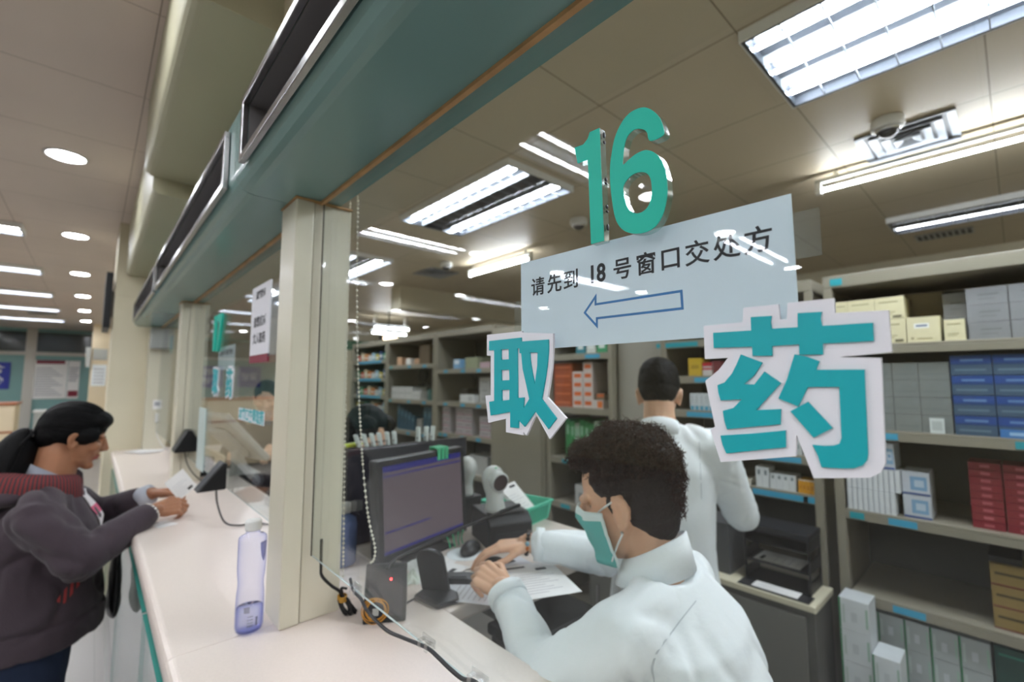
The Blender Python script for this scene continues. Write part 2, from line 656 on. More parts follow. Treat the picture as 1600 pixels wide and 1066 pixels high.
pane(1, -.95, 1.048, 1.226, 'clear glass pane of the window marked 16')
pane(2, 1.159, 2.858, 1.226, 'clear glass pane of the second counter window')
pane(3, 2.967, 4.398, 1.226, 'clear glass pane of the third counter window')
b = MB()
b.box(G - .006, G - .0045, 1.045, 1.0485, 1.226, 2.006)
struct(b.build('trim_3', M['dark_gap']), 'dark sealant line where the near pane meets the post')

# counter: slabs with rounded nose, working desks behind it, pale front with glass cladding
def slab(b, y0, y1, x0=.127, x1=.612):
    pr = [(x1, ZC - .04), (x1, ZC), (x0 + .016, ZC)] + [(x0 + .016 - .016 * math.sin(a), ZC - .016 + .016 * math.cos(a)) for a in (.3, .7, 1.1, 1.5)] + [(x0, ZC - .03), (x0 + .01, ZC - .04)]
    b.prism(pr, to3=lambda u, v, t: (u, t, v), t0=y0, t1=y1)


t = thing('service_counter', 'long cream stone service counter running under the glass windows', 'counter', (.3, 1.5, 0))
t['kind'] = 'structure'
b = MB()
slab(b, -1.0, 1.086)
slab(b, 1.0872, 2.9)
slab(b, 2.9012, 4.498)
b.build('counter_top', M['counter'], t)
b = MB()
b.box(.165, .2, -1, 4.498, .1, ZC - .0405).box(.19, .36, -1, 4.498, 0, .1)
b.build('front_panel', M['counter_base'], t)
b = MB()
for y0, y1 in ((-1, .35), (.355, 1.64), (1.66, 2.85), (2.86, 4.45)):
    b.box(.137, .147, y0, y1, .08, .965)
b.build('glass_cladding', M['glass'], t)
b = MB()
for y0, y1 in ((-1, .35), (.355, 1.64), (1.66, 2.85), (2.86, 4.45)):
    b.box(.137, .147, y0, y1, .9655, .968)
    b.box(.137, .147, y1 + .0005, y1 + .003, .08, .968)
b.build('cladding_edge', M['glass_edge'], t)
b = MB()
b.box(.56, .6, -1, 4.498, 0, ZC - .0405)
b.build('inner_panel', M['counter_base'], t)

for i, (y0, y1, lab) in enumerate(((.885, 1.72, 'cream desk wing beside the seated worker'), (4.0, 4.38, 'cream desk wing behind the second counter window'))):
    t = thing('desk', lab, 'desk', (.95, (y0 + y1) / 2, 0))
    o = MB().box(.6135, 1.28, y0, y1, ZC - .035, ZC).build('desk_top', M['counter'], t, .008, 3)
    MB().box(.64, 1.22, y0 + .25, y0 + .29, 0, ZC - .036).build('side_panel', M['counter_base'], t)
    MB().box(.64, 1.22, y1 - .08, y1 - .04, 0, ZC - .036).build('side_panel', M['counter_base'], t)

# ------------------------------------------------------------------ far end of the public hall
YF = 15.0
sbox('wall_far', M['tealglass'], -7, .36, YF, YF + .1, 0, ZP, label='teal tinted partition across the far end of the hall')
for n, (x0, x1) in enumerate(((-3.4, -1.16), (-.99, .3))):
    o = MB().box(x0, x1, YF - .02, YF - .005, 2.27, 2.72).build('window_%d' % (4 + n), M['dark_window'])
    struct(o, ['dark transom pane over the blue signs', 'dark transom pane over the notice board'][n])
b = MB()
for x0, x1 in ((-1.16, -.99), (-3.6, -3.4)):
    b.box(x0, x1, YF - .05, YF - .001, 0, ZP - .001)
b.box(-6.9, .35, YF - .045, YF - .001, 2.19, 2.265)
struct(b.build('trim_4', M['alu']), 'pale mullions and transom of the far partition')
sbox('pillar', M['beige_lam'], -.06, .35, 13.0, 13.3, 0, ZP - .001, label='beige lit pillar beyond the counter column')
# ------------------------------------------------------------------ things on the panes
QU_W = [(0.4507, 1.6589), (0.3861, 1.6585), (0.3856, 1.6568), (0.3369, 1.6519), (0.3371, 1.6337), (0.3393, 1.6134), (0.3425, 1.5966), (0.3461, 1.5826), (0.3196, 1.5618), (0.3431, 1.538), (0.3637, 1.5635), (0.3793, 1.5385), (0.3839, 1.5427), (0.3844, 1.5386), (0.414, 1.5397), (0.414, 1.5557), (0.4471, 1.5486), (0.4532, 1.5819), (0.4427, 1.5829), (0.443, 1.6319), (0.4505, 1.6326)]
QU_T = [(0.4447, 1.6505), (0.3859, 1.6508), (0.3859, 1.6462), (0.3425, 1.6456), (0.3426, 1.634), (0.3446, 1.617), (0.3483, 1.5999), (0.3532, 1.5807), (0.3316, 1.5608), (0.3434, 1.5487), (0.3629, 1.5667), (0.3805, 1.5486), (0.3904, 1.5553), (0.3904, 1.5464), (0.4049, 1.5461), (0.4049, 1.5641), (0.4411, 1.5579), (0.4439, 1.5747), (0.4343, 1.576), (0.4346, 1.6386), (0.4446, 1.6387)]
QU_H = [[(0.4213, 1.6387), (0.4077, 1.6386), (0.4074, 1.6262), (0.4213, 1.6261)], [(0.4212, 1.6136), (0.4068, 1.6139), (0.4062, 1.6014), (0.4206, 1.6011)], [(0.42, 1.5896), (0.4062, 1.5901), (0.4062, 1.5782), (0.4197, 1.5766)], [(0.3926, 1.6383), (0.3891, 1.6385), (0.3886, 1.6326), (0.386, 1.6325), (0.3836, 1.6143), (0.3778, 1.5964), (0.3728, 1.5802), (0.3822, 1.5693), (0.3812, 1.5817), (0.3919, 1.5809)], [(0.3903, 1.5664), (0.3828, 1.568), (0.3903, 1.56)], [(0.3718, 1.6326), (0.3593, 1.6322), (0.3599, 1.6173), (0.364, 1.5964), (0.3676, 1.6087), (0.3708, 1.6229)]]
YAO_W = [(0.1703, 1.6452), (0.1396, 1.6455), (0.1386, 1.6566), (0.1141, 1.6562), (0.1136, 1.6449), (0.1091, 1.6444), (0.1082, 1.6563), (0.08, 1.6561), (0.0801, 1.646), (0.0517, 1.6446), (0.0517, 1.6182), (0.0798, 1.6161), (0.057, 1.6148), (0.0585, 1.5494), (0.061, 1.5434), (0.0665, 1.5392), (0.0978, 1.5342), (0.1069, 1.5625), (0.1081, 1.5476), (0.1607, 1.537), (0.1678, 1.5614), (0.164, 1.5642), (0.1705, 1.6003), (0.1593, 1.6091), (0.1517, 1.6185), (0.1702, 1.6181)]
YAO_T = [[(0.162, 1.6388), (0.1331, 1.6383), (0.133, 1.6485), (0.1187, 1.6479), (0.1194, 1.6434), (0.1189, 1.6385), (0.102, 1.6381), (0.1017, 1.6481), (0.0871, 1.6474), (0.088, 1.643), (0.0874, 1.6377), (0.0597, 1.6373), (0.0599, 1.6256), (0.0876, 1.6256), (0.0879, 1.6182), (0.1019, 1.6186), (0.1019, 1.6259), (0.1192, 1.6257), (0.1195, 1.6186), (0.133, 1.619), (0.1331, 1.626), (0.162, 1.6267)], [(0.1415, 1.6205), (0.1264, 1.6138), (0.1324, 1.6045), (0.14, 1.5979), (0.1327, 1.5976), (0.1254, 1.6071), (0.1147, 1.5987), (0.1322, 1.5787), (0.1155, 1.5802), (0.1164, 1.5693), (0.1542, 1.563), (0.1559, 1.5695), (0.1568, 1.577), (0.1487, 1.5795), (0.1421, 1.5863), (0.1582, 1.5851), (0.1597, 1.5912), (0.1601, 1.597), (0.1546, 1.5991), (0.1486, 1.6061), (0.1448, 1.6132)], [(0.1594, 1.5577), (0.1349, 1.5613), (0.1132, 1.5653), (0.1136, 1.5534), (0.1554, 1.5444), (0.1581, 1.5509)], [(0.105, 1.6191), (0.0976, 1.6171), (0.0902, 1.6136), (0.0924, 1.6079), (0.0657, 1.6076), (0.0667, 1.5542), (0.0674, 1.5501), (0.0699, 1.5466), (0.0745, 1.5441), (0.0825, 1.543), (0.0925, 1.5424), (0.0943, 1.5498), (0.0971, 1.5568), (0.0902, 1.5568), (0.0849, 1.5576), (0.0817, 1.559), (0.0803, 1.5629), (0.0798, 1.5962), (0.0979, 1.596), (0.1044, 1.5824), (0.1168, 1.5877), (0.1106, 1.6016)], [(0.1095, 1.5789), (0.0984, 1.5859), (0.0849, 1.569), (0.0962, 1.5617)]]
ONE = [(0.2658, 1.8532), (0.2629, 1.7368), (0.2785, 1.7368), (0.2808, 1.8258), (0.2944, 1.8266), (0.2982, 1.8452), (0.2865, 1.8439), (0.2806, 1.848), (0.278, 1.8538)]
SIX = [(0.1971, 1.8172), (0.197, 1.8251), (0.2002, 1.8349), (0.2063, 1.844), (0.2138, 1.8506), (0.2216, 1.8532), (0.2314, 1.8527), (0.2399, 1.8472), (0.2479, 1.8354), (0.2523, 1.8189), (0.2542, 1.8044), (0.2537, 1.7861), (0.2505, 1.7612), (0.2457, 1.7481), (0.2376, 1.7395), (0.2264, 1.7349), (0.2156, 1.7341), (0.2066, 1.7373), (0.1998, 1.7457), (0.1958, 1.7581), (0.1947, 1.7699), (0.1961, 1.784), (0.2004, 1.7965), (0.2068, 1.8052), (0.215, 1.8102), (0.2244, 1.8105), (0.2325, 1.8078), (0.2386, 1.8051), (0.2395, 1.8081), (0.2375, 1.8222), (0.2336, 1.8311), (0.2261, 1.8347), (0.2175, 1.8314), (0.213, 1.8262), (0.2102, 1.8172)]
SIX_H = [(0.2398, 1.7816), (0.2377, 1.7868), (0.2313, 1.7913), (0.2233, 1.7921), (0.2156, 1.7891), (0.2112, 1.783), (0.2097, 1.7734), (0.2105, 1.7639), (0.2142, 1.7567), (0.2204, 1.7535), (0.2275, 1.7545), (0.2338, 1.7594), (0.2381, 1.7694)]
ARROW = [(0.3037, 1.672), (0.2865, 1.6902), (0.2867, 1.6802), (0.1932, 1.6804), (0.1926, 1.6626), (0.2854, 1.6633), (0.2856, 1.6538)]
SHEET = [(0.3998, 1.7436), (0.1051, 1.7404), (0.1043, 1.6365), (0.3991, 1.637)]
XO = G - .0042        # outer face of the panes
XI = G + .0042        # inner face


def char_sign(name, white, pieces, holes, label):
    t = thing(name, label, 'sign', (XO, white[0][0], min(p[1] for p in white)), 'cut-out characters on the near pane')
    MB().prism(white, to3=lambda u, v, q: (q, u, v), t0=XO - .003, t1=XO - .0002).build('backing', M['white_vinyl'], t)
    b = MB()
    for i, p in enumerate(pieces):
        b.prism(p, holes if i == 0 else (), to3=lambda u, v, q: (q, u, v), t0=XO - .0045, t1=XO - .0031)
    b.build('lettering', M['teal_vinyl'], t)
    return t


char_sign('character_sign', QU_W, [QU_T], QU_H[:3] + QU_H[3:4] + QU_H[5:], 'teal cut-out character 取 with white border on the glass')
char_sign('character_sign', YAO_W, YAO_T, [], 'large teal cut-out character 药 with white border on the glass')
for nm, outer, holes, lab in (('number_sign', ONE, [], 'thick acrylic teal digit 1 standing off the glass'), ('number_sign', smooth_poly(SIX, 4), [smooth_poly(SIX_H, 4)], 'thick acrylic teal digit 6 standing off the glass')):
    t = thing(nm, lab, 'sign', (XO, outer[0][0], min(p[1] for p in outer)), 'acrylic digits of the near pane')
    MB().prism(outer, holes, to3=lambda u, v, q: (q, u, v), t0=XO - .0088, t1=XO - .0002).build('acrylic_body', M['acrylic'], t)
    MB().prism(outer, holes, to3=lambda u, v, q: (q, u, v), t0=XO - .0098, t1=XO - .0089).build('teal_face', M['teal_acrylic'], t)
    if nm == 'number_sign' and not holes:
        for z, r in ((1.8465, .0032), (1.839, .0018), (1.8, .0022), (1.796, .0013), (1.772, .0022), (1.767, .0013), (1.751, .0034)):
            MB().ell((XO - .0045, .2640 + (1.8465 - z) * -.026, z), (.0022, .0009, r)).build('glue_spot', M['dark_grey'], t)

# paper notice behind the near pane
t = thing('paper_notice', 'bluish white paper notice with Chinese line and blue outline arrow', 'notice', (XI, .25, 1.637))
MB().prism(SHEET, to3=lambda u, v, q: (q, u, v), t0=XI + .0002, t1=XI + .0003).build('sheet', M['thin_paper'], t)
XT = XI + .0000
items = []
for ch, y in zip('请先到号窗口交处方', (.3709, .3448, .3205, .2547, .2285, .2037, .179, .154, .1296)):
    items.append((ch, .0226, glass_T(y, 1.7022, XT), .00025, 1.0))
items.append(('18', .0262, glass_T(.2858, 1.7022, XT), .0006, .86))
merge_text(items, 'printed_text', M['ink'], t)
c = V((sum(p[0] for p in ARROW) / 7, sum(p[1] for p in ARROW) / 7))
def inset(poly, d):
    out = []
    n = len(poly)
    ar = sum(poly[i][0] * poly[(i + 1) % n][1] - poly[(i + 1) % n][0] * poly[i][1] for i in range(n))
    for i in range(n):
        a, b_, c_ = V(poly[i - 1]), V(poly[i]), V(poly[(i + 1) % n])
        n1 = (b_ - a).normalized(); n2 = (c_ - b_).normalized()
        s = 1 if ar > 0 else -1
        m1 = V((-n1.y, n1.x)) * s; m2 = V((-n2.y, n2.x)) * s
        k = (m1 + m2); k = k / max(.25, k.length_squared / 2) 
        out.append(tuple(b_ + k * d * 1.0))
    return out
MB().prism(ARROW, [inset(ARROW, .0023)], to3=lambda u, v, q: (q, u, v), t0=XT - .0001, t1=XT + .00015).build('printed_arrow', M['arrow_blue'], t)
tape = glass_mat('sticky tape', '#f6f8f7', None, .05, .25)
for y0, y1, z0, z1, lab in ((.398, .412, 1.655, 1.698, 'strip of clear tape holding the notice edge beside character 取'), (.088, .107, 1.69, 1.725, 'strip of clear tape holding the notice corner above character 药')):
    tag(MB().box(XI + .0007, XI + .0009, y0, y1, z0, z1).build('window_tape', tape), lab, 'tape', 'tape on the notice')

# second pane: its own number, notice and characters
t = thing('number_sign', 'teal acrylic window number on the second pane', 'sign', (XO, 2.14, 1.73))
MB().prism(smooth_poly([(2.20, 1.87), (2.10, 1.87), (2.10, 1.845), (2.145, 1.72), (2.175, 1.72), (2.135, 1.84), (2.20, 1.84)], 1), to3=lambda u, v, q: (q, u, v), t0=XO - .0095, t1=XO - .0002).build('digit', M['teal_acrylic'], t)
MB().box(XO - .0095, XO - .0002, 2.22, 2.25, 1.725, 1.872).build('digit', M['teal_acrylic'], t)
t = thing('paper_notice', 'small white paper notice on the second pane under its number', 'notice', (XI, 2.07, 1.65))
MB().box(XI + .0002, XI + .0006, 1.92, 2.225, 1.645, 1.738).build('sheet', M['paper_blue'], t)
merge_text([('请先到 18 号窗口交处方', .022, glass_T(2.07, 1.705, XT), .0, 1.0)], 'printed_text', M['ink'], t)
def scaled(poly, dy, s=1.0):
    return [(p[0] * s + dy, p[1]) for p in poly]
DY = 2.19 - .39
o = char_sign('character_sign', scaled(QU_W, DY), [scaled(QU_T, DY)], [scaled(h, DY) for h in QU_H[:4] + QU_H[5:]], 'teal character 取 on the second pane')
o['group'] = 'characters on the second pane'
o = char_sign('character_sign', scaled(YAO_W, DY + .02), [scaled(p, DY + .02) for p in YAO_T], [], 'teal character 药 on the second pane')
o['group'] = 'characters on the second pane'
t = thing('window_sticker', 'teal and white lettering sticker on the second pane beside the post', 'sticker', (XO, 1.62, 1.47))
MB().box(XO - .0006, XO - .0002, 1.46, 1.775, 1.472, 1.512).build('backing', M['white_vinyl'], t)
merge_text([('本窗口交费取药', .043, glass_T(1.617, 1.477, XO - .0007), .0012, 1.0)], 'lettering', M['teal_vinyl'], t)
t = thing('hanging_sign', 'white hanging plate with maroon foot seen past the post edge', 'sign', (.4, 1.58, 1.66))
MB().box(.355, .3595, 1.40, 1.60, 1.67, 1.888).build('plate', M['white_vinyl'], t)
MB().box(.3545, .36, 1.40, 1.60, 1.655, 1.678).build('maroon_foot', M['maroon'], t)
for body, sz, z in (('温馨提示', .026, 1.85), ('请您核对', .034, 1.765), ('文人取药', .034, 1.715)):
    text(body, sz, 'printed_line', M['ink'], glass_T(1.5, z, .3548), t, .0006)
tag(MB().box(XO - .004, XO - .0003, 2.36, 2.52, 1.215, 1.482).build('window_strip', mat('frosted acrylic', '#b9cbc9', .35)), 'frosted pale strip fixed upright on the second pane', 'strip')

# bead chains of the blind, inside the near window
chain = mat('white bead chain', '#e0dccd', .4)
def bead_chain(pts, label):
    b = MB()
    path = spline(pts, 24)
    acc = 0
    last = path[0]
    for p in path:
        acc += (p - last).length
        last = p
        if acc >= .0078:
            acc = 0
            b.ell(p, (.0028,) * 3, None, 0, 8, 5)
    b.tube(path, .0006, 5)
    tag(b.build('blind_chain', chain), label, 'blind chain', 'blind chains inside the near window')
bead_chain([(.45, 1.095, 2.05), (.45, 1.09, 1.7), (.45, 1.08, 1.4), (.45, 1.069, 1.156)], 'white bead chain hanging straight down next to the post')
bead_chain([(.45, 1.05, 2.05), (.45, 1.035, 1.75), (.45, 1.00, 1.5), (.45, .955, 1.33), (.45, .915, 1.262), (.45, .917, 1.235), (.45, .93, 1.225)], 'white bead chain that curls at its lower end before the screen')

# cable along the near pane, its clear clips, the tied-up end
XC = G - .0125
cab = [(XC, .8146, 1.2323), (XC, .7826, 1.2284), (XC, .7619, 1.2188), (XC, .7236, 1.2136), (XC, .6826, 1.2134), (XC, .64, 1.2211), (XC, .5917, 1.2308), (XC, .565, 1.2348), (XC, .5397, 1.2333), (XC, .5213, 1.2315), (XC, .49, 1.231), (XC, .461, 1.239), (XC, .40, 1.235), (XC, .2, 1.236), (XC, -.2, 1.236)]
tag(MB().tube(spline([(XC + .01, .85, 1.238)] + cab, 6), .0027, 8).build('power_cord', M['cable']), 'black cable running along the lower edge of the near pane', 'cable')
clipm = glass_mat('clear clip plastic', '#fbfcfc', None, .16, .08)
for y, z, lab in ((.81, 1.234, 'clear plastic cable clip beside the tied cable bundle'), (.577, 1.236, 'clear plastic cable clip halfway along the pane'), (.462, 1.24, 'clear plastic cable clip at the lower picture border')):
    t = thing('cable_clip', lab, 'clip', (XO, y, z), 'cable clips on the near pane')
    MB().box(XO - .003, XO - .0003, y - .016, y + .016, z - .002, z + .009).build('base', clipm, t, .001)
    b = MB()
    for q in (-.012, .005):
        b.box(XO - .013, XO - .0032, y + q, y + q + .007, z + .003, z + .0055).box(XO - .0135, XO - .0115, y + q, y + q + .007, z - .005, z + .005)
    b.build('hook', clipm, t, .0008)
t = thing('cable_bundle', 'black cable tied in a bundle with orange twist below the pane', 'cable', (.43, 1.03, ZC))
b = MB()
b.tube(spline([(.386, 1.036, 1.26), (.387, 1.036, 1.205), (.39, 1.036, 1.182), (.411, 1.036, 1.156), (.43, 1.034, 1.138), (.434, 1.032, 1.12)], 8), .0032, 8)
random.seed(4)
for k in range(6):
    a = k * 1.05
    dx, dy = .012 * math.cos(a), .008 * math.sin(a)
    b.tube(spline([(.434, 1.03, 1.128), (.437 + dx, 1.028 + dy, 1.112 + .01 * (k % 2)), (.446 + dx, 1.022 + dy, 1.098), (.452 + dx * .8, 1.02 + dy, 1.0935), (.447, 1.024 + dy, 1.106), (.437, 1.03, 1.124)], 6), .0026, 7)
b.tube(spline([(.434, 1.03, 1.12), (.432, 1.028, 1.14), (.428, 1.024, 1.15), (.44, 1.022, 1.146)], 6), .0026, 7)
b.build('cable', M['cable'], t)
b = MB()
for k in range(3):
    b.tube([(.4335 + .009 * math.cos(a), 1.03 + .009 * math.sin(a), 1.122 + k * .004 + .002 * math.sin(a)) for a in [i * .5 for i in range(14)]], .0018, 6)
b.build('orange_twist', mat('orange wire tie', '#b98a2c', .5), t)

# wedge intercom with its coil of yellow wire, red lamp and gooseneck microphone
P0, P1 = V((.447, .957, ZC)), V((.523, .911, ZC))
ux = (P1 - P0).normalized()
vx = V((ux.y * -1, ux.x, 0)) * -1
vx = V((-ux.y, ux.x, 0))       # away from the camera side
Tw = frame(P0, ux, vx, (0, 0, 1))
t = thing('intercom', 'black wedge intercom with red lamp and yellow wire coil under the pane', 'intercom', (P0 + P1) / 2)
L = (P1 - P0).length
b = MB()
b.prism([(0, .0005), (.085, .0005), (.062, .102), (.05, .102)], to3=lambda u, v, q: Tw @ V((q, u, v)), t0=0, t1=L)
b.build('body', M['dark_plastic'], t, .003)
sl = lambda q, h: Tw @ V((q, .0502 * h / .102 - .0012, h))
b = MB()
b.quad(sl(.008, .012), sl(L - .008, .012), sl(L - .008, .094), sl(.008, .094))
b.build('speaker_grille', mat('dark grille', '#26272b', .6, bump=.8, bscale=900), t)
MB().ell(sl(L * .62, .075), (.0022,) * 3, None, 0, 10, 6).build('red_lamp', emit('red lamp', '#ff2a2a', 5), t)
t = thing('wire_coil', 'coil of thin yellow wire hanging before the black intercom', 'wire', (.47, .955, 1.1))
b = MB()
for k in range(5):
    r = .019 + .0042 * (k % 3)
    cx, cy = .462 + .002 * k, .925
    ring = [Tw @ V((.026 + .003 * (k % 2) + r * math.cos(a), -.006 - .0019 * k + .003 * math.sin(a * 2 + k), .031 + .0008 * k + r * .95 * math.sin(a))) for a in [i * 2 * math.pi / 28 for i in range(29)]]
    b.tube(ring, .0009, 5)
b.build('wire', mat('yellow wire', '#c88a1e', .45), t)
MB().box(.022, .034, -.02, -.0165, .026, .04, 0, Tw).build('connector', M['grey_plastic'], t, .001)
t = thing('microphone', 'thin black gooseneck microphone reaching over the desk', 'microphone', (.5, .96, 1.2))
b = MB()
b.tube(spline([(.50, .955, 1.191), (.53, .968, 1.202), (.602, .964, 1.216), (.70, .945, 1.24), (.79, .90, 1.272)], 8), .0037, 8)
b.build('gooseneck', M['cable'], t)
MB().cap((.785, .9025, 1.27), (.825, .88, 1.284), .0055, .005, 10).build('capsule', M['dark_plastic'], t)
tag(MB().tube(spline([(.522, .955, 1.0935), (.56, .975, 1.0935), (.6, .985, 1.0935), (.625, .98, 1.0935)], 8), .0024, 7).build('thin_cable', M['cable']), 'thin black lead from the intercom to the card stand', 'cable')

# water bottle on the counter
BX, BY = .267, 1.098
t = thing('water_bottle', 'clear bluish water bottle with white cap standing on the counter', 'bottle', (BX, BY, ZC))
pet = glass_mat('bottle plastic', '#f6f7fe', '#aab4f2', .05, .02)
prof = [(.0005, .0012), (.018, .0012), (.0265, .004), (.0285, .012), (.0288, .05), (.0278, .075), (.0262, .09), (.0262, .1), (.028, .115), (.0288, .13), (.0288, .182), (.0278, .1875), (.0235, .1905), (.0155, .1925), (.0142, .196), (.0135, .204)]
nb = 32
rings = []
for r, z in prof:
    ring = []
    for j in range(nb):
        a = 2 * math.pi * j / nb
        k = 1.0
        if .03 < z < .175:                      # pressed flutes that spiral at the waist
            k = 1 - .035 * max(0, math.cos(4 * a + (z * 40 if .06 < z < .12 else (2.4 if z <= .06 else 4.8)))) ** 2
        ring.append((BX + .92 * r * k * math.cos(a), BY + .92 * r * k * math.sin(a), ZC + z))
    rings.append(ring)
MB().rings(rings).build('bottle_body', pet, t)
MB().lathe([(.0005, .0022), (.015, .0022), (.0225, .005), (.0242, .012), (.0242, .047), (.024, .0475), (.0005, .0476)], 28, c=(BX, BY, ZC)).build('water', glass_mat('still water', '#f1f4fe', '#98a7f0', .03), t)
b = MB()
b.lathe([(.0005, .2005), (.0148, .2005), (.0152, .203), (.0152, .2185), (.0142, .2205), (.0005, .2205)], 40, c=(BX, BY, ZC))
for j in range(40):
    a = 2 * math.pi * j / 40
    b.box(-.0005, .0005, .015, .0157, .205, .217, 0, Matrix.Translation((BX, BY, ZC)) @ Matrix.Rotation(a, 4, 'Z'))
b.build('cap', M['white_plastic'], t)
b = MB()
for i in range(2):
    for k in range(4):
        z = .018 + .006 * k if i == 0 else .045 + .003 * k
        a0 = -1.95 if i == 0 else -2.2
        b.rings([[(BX + .0268 * math.cos(a0 + q * .05), BY + .0268 * math.sin(a0 + q * .05), ZC + z + h) for h in (0, .0018)] for q in range(9)], 0, False)
b.build('printed_text', M['ink_grey'], t)
b = MB()
for k in range(7):
    b.rings([[(BX + .0269 * math.cos(-1.38 + q * .02), BY + .0269 * math.sin(-1.38 + q * .02), ZC + .018 + k * .0024 + h) for h in (0, .0013)] for q in range(9)], 0, False)
b.build('barcode', M['ink'], t)
b = MB()
b.rings([[(BX + .0269 * math.cos(-.9 - w * q / 8), BY + .0269 * math.sin(-.9 - w * q / 8), ZC + z) for q in range(-8, 9)] for z, w in ((.14, .02), (.15, .2), (.165, .3), (.178, .33))], 0, False)
b.build('logo_patch', mat('lilac label', '#8f92c8', .4), t)

# wedge speakers, papers and a folded monitor at the other windows
def wedge(x, y, rz, z, label, s=1.0):
    t = thing('mounted_speaker', label, 'speaker', (x, y, z), 'wedge speakers at the counter windows')
    T = Matrix.Translation((x, y, z)) @ Matrix.Rotation(rz, 4, 'Z') @ Matrix.Scale(s, 4)
    MB().prism([(-.05, .0005), (.06, .0005), (.06, .115), (.045, .12)], to3=lambda u, v, q: T @ V((u, q, v)), t0=-.05, t1=.05).build('body', M['dark_plastic'], t, .004)
    f = lambda q, k: T @ V((-.05 + .095 * k - .0015, q, .0005 + .1195 * k))
    MB().quad(f(-.04, .12), f(.04, .12), f(.04, .9), f(-.04, .9)).build('grille', mat('grey grille', '#3c3d42', .6, bump=.6, bscale=900), t)
    return t
wedge(.3205, 1.93, .0, 1.222, 'black wedge speaker stuck on the second pane above its lower edge', .78)
wedge(.46, 3.02, .25, ZC, 'small black wedge speaker behind the post of the third window', .85)
t = thing('mounted_speaker', 'black wedge speaker fixed on the side of the far post', 'speaker', (.36, 2.85, 1.25), 'wedge speakers at the counter windows')
T = Matrix.Translation((.37, 2.80, 1.255))
MB().prism([(-.06, 0), (.065, 0), (.06, .01), (.005, .105), (-.012, .105), (-.06, .012)], to3=lambda u, v, q: T @ V((u, q, v)), t0=-.05, t1=.055).build('body', M['dark_plastic'], t, .004)
tag(MB().tube(spline([(.36, 2.83, 1.254), (.375, 2.84, 1.19), (.40, 2.82, 1.14), (.435, 2.78, 1.1)], 8), .0026, 7).build('speaker_lead', M['cable']), 'black lead hanging from the speaker on the far post', 'cable')
tag(MB().tube(spline([(.345, 1.93, 1.221), (.35, 1.925, 1.17), (.37, 1.9, 1.11), (.41, 1.88, 1.0945), (.47, 1.86, 1.0945), (.54, 1.7, 1.0945)], 8), .003, 7).build('speaker_lead', M['cable']), 'black lead trailing from the wedge speaker to the desk', 'cable')
t = thing('flat_monitor', 'grey flat monitor seen edge-on leaning back behind the second pane', 'monitor', (.6, 2.9, ZC))
T = Matrix.Translation((.60, 2.95, ZC + .20)) @ Matrix.Rotation(math.radians(12), 4, 'Z') @ Matrix.Rotation(math.radians(-42), 4, 'Y')
MB().box(-.022, .012, -.2, .2, -.15, .19, 0, T).build('housing', M['grey_plastic'], t, .008)
MB().box(.0121, .0135, -.185, .185, -.13, .175, 0, T).build('screen', M['dark_grey'], t)
MB().box(-.05, -.0225, -.09, .09, -.1, .1, 0, T).build('back_cover', M['grey_plastic'], t, .012)
MB().prism([(.57, .0005), (.73, .0005), (.70, .02), (.66, .05), (.625, .13), (.6, .14), (.6, .1), (.6, .02)], to3=lambda u, v, q: V((u, q, ZC + v)), t0=2.88, t1=3.02).build('stand', M['grey_plastic'], t, .006)
t = thing('tray', 'beige sloping document tray standing on the second desk', 'tray', (.6, 3.5, ZC))
MB().prism([(.5, .0005), (.62, .0005), (.62, .06), (.5, .13)], to3=lambda u, v, q: V((u, q, ZC + v)), t0=3.25, t1=3.48).build('body', M['beige_lam'], t, .006)
b = MB()
for k in range(4):
    T = Matrix.Translation((.31, 4.3, ZC + .001 + k * .002)) @ Matrix.Rotation(.3 + k * .17, 4, 'Z')
    tag(MB().box(-.07, .07, -.1, .1, 0, .0008, 0, T).build('paper_sheet', M['paper']), ['bottom', 'second', 'third', 'topmost'][k] + ' loose white sheet lying on the counter by the column', 'paper', 'loose sheets by the column')
tag(MB().box(.30, .405, 4.33, 4.398, 1.845, 2.0).build('wall_speaker', M['grey_plastic'], bevel=.006), 'grey wall speaker box under the end of the fascia', 'speaker')
t = thing('wall_notice', 'small white notice card on the cream end panel', 'notice', (.35, 4.39, 1.36))
MB().box(.345, .40, 4.397, 4.399, 1.39, 1.46).build('card', M['paper'], t)
MB().box(.355, .385, 4.396, 4.3968, 1.415, 1.445).build('printed_mark', M['ink_grey'], t)
tag(MB().box(.362, .392, 4.385, 4.399, 1.29, 1.36).build('wall_socket', M['white_plastic'], bevel=.004), 'white wall socket under the notice card', 'socket')
tag(MB().tube(spline([(.377, 4.384, 1.285), (.375, 4.37, 1.22), (.40, 4.3, 1.14), (.44, 4.2, 1.0945)], 8), .0025, 7).build('socket_lead', M['white_plastic']), 'white lead hanging from the wall socket', 'cable')
tag(MB().box(.405, .408, 4.05, 4.2, 1.8, 1.93).build('number_sign', M['teal_vinyl']), 'small teal number plate inside the third pane', 'sign')
b = MB()
t = thing('wall_screen', 'thin dark screen mounted on the side of the counter column', 'screen', (.05, 4.85, 2.0))
MB().box(.03, .07, 4.55, 5.05, 2.0, 2.42).build('housing', M['dark_grey'], t, .004)
MB().box(.071, .0845, 4.7, 4.9, 2.1, 2.3).build('bracket', M['steel'], t)
MB().box(.0285, .0299, 4.57, 5.03, 2.02, 2.4).build('screen', M['dark_screen'], t)
# ------------------------------------------------------------------ things on the near desk
Z1 = ZC + .0005
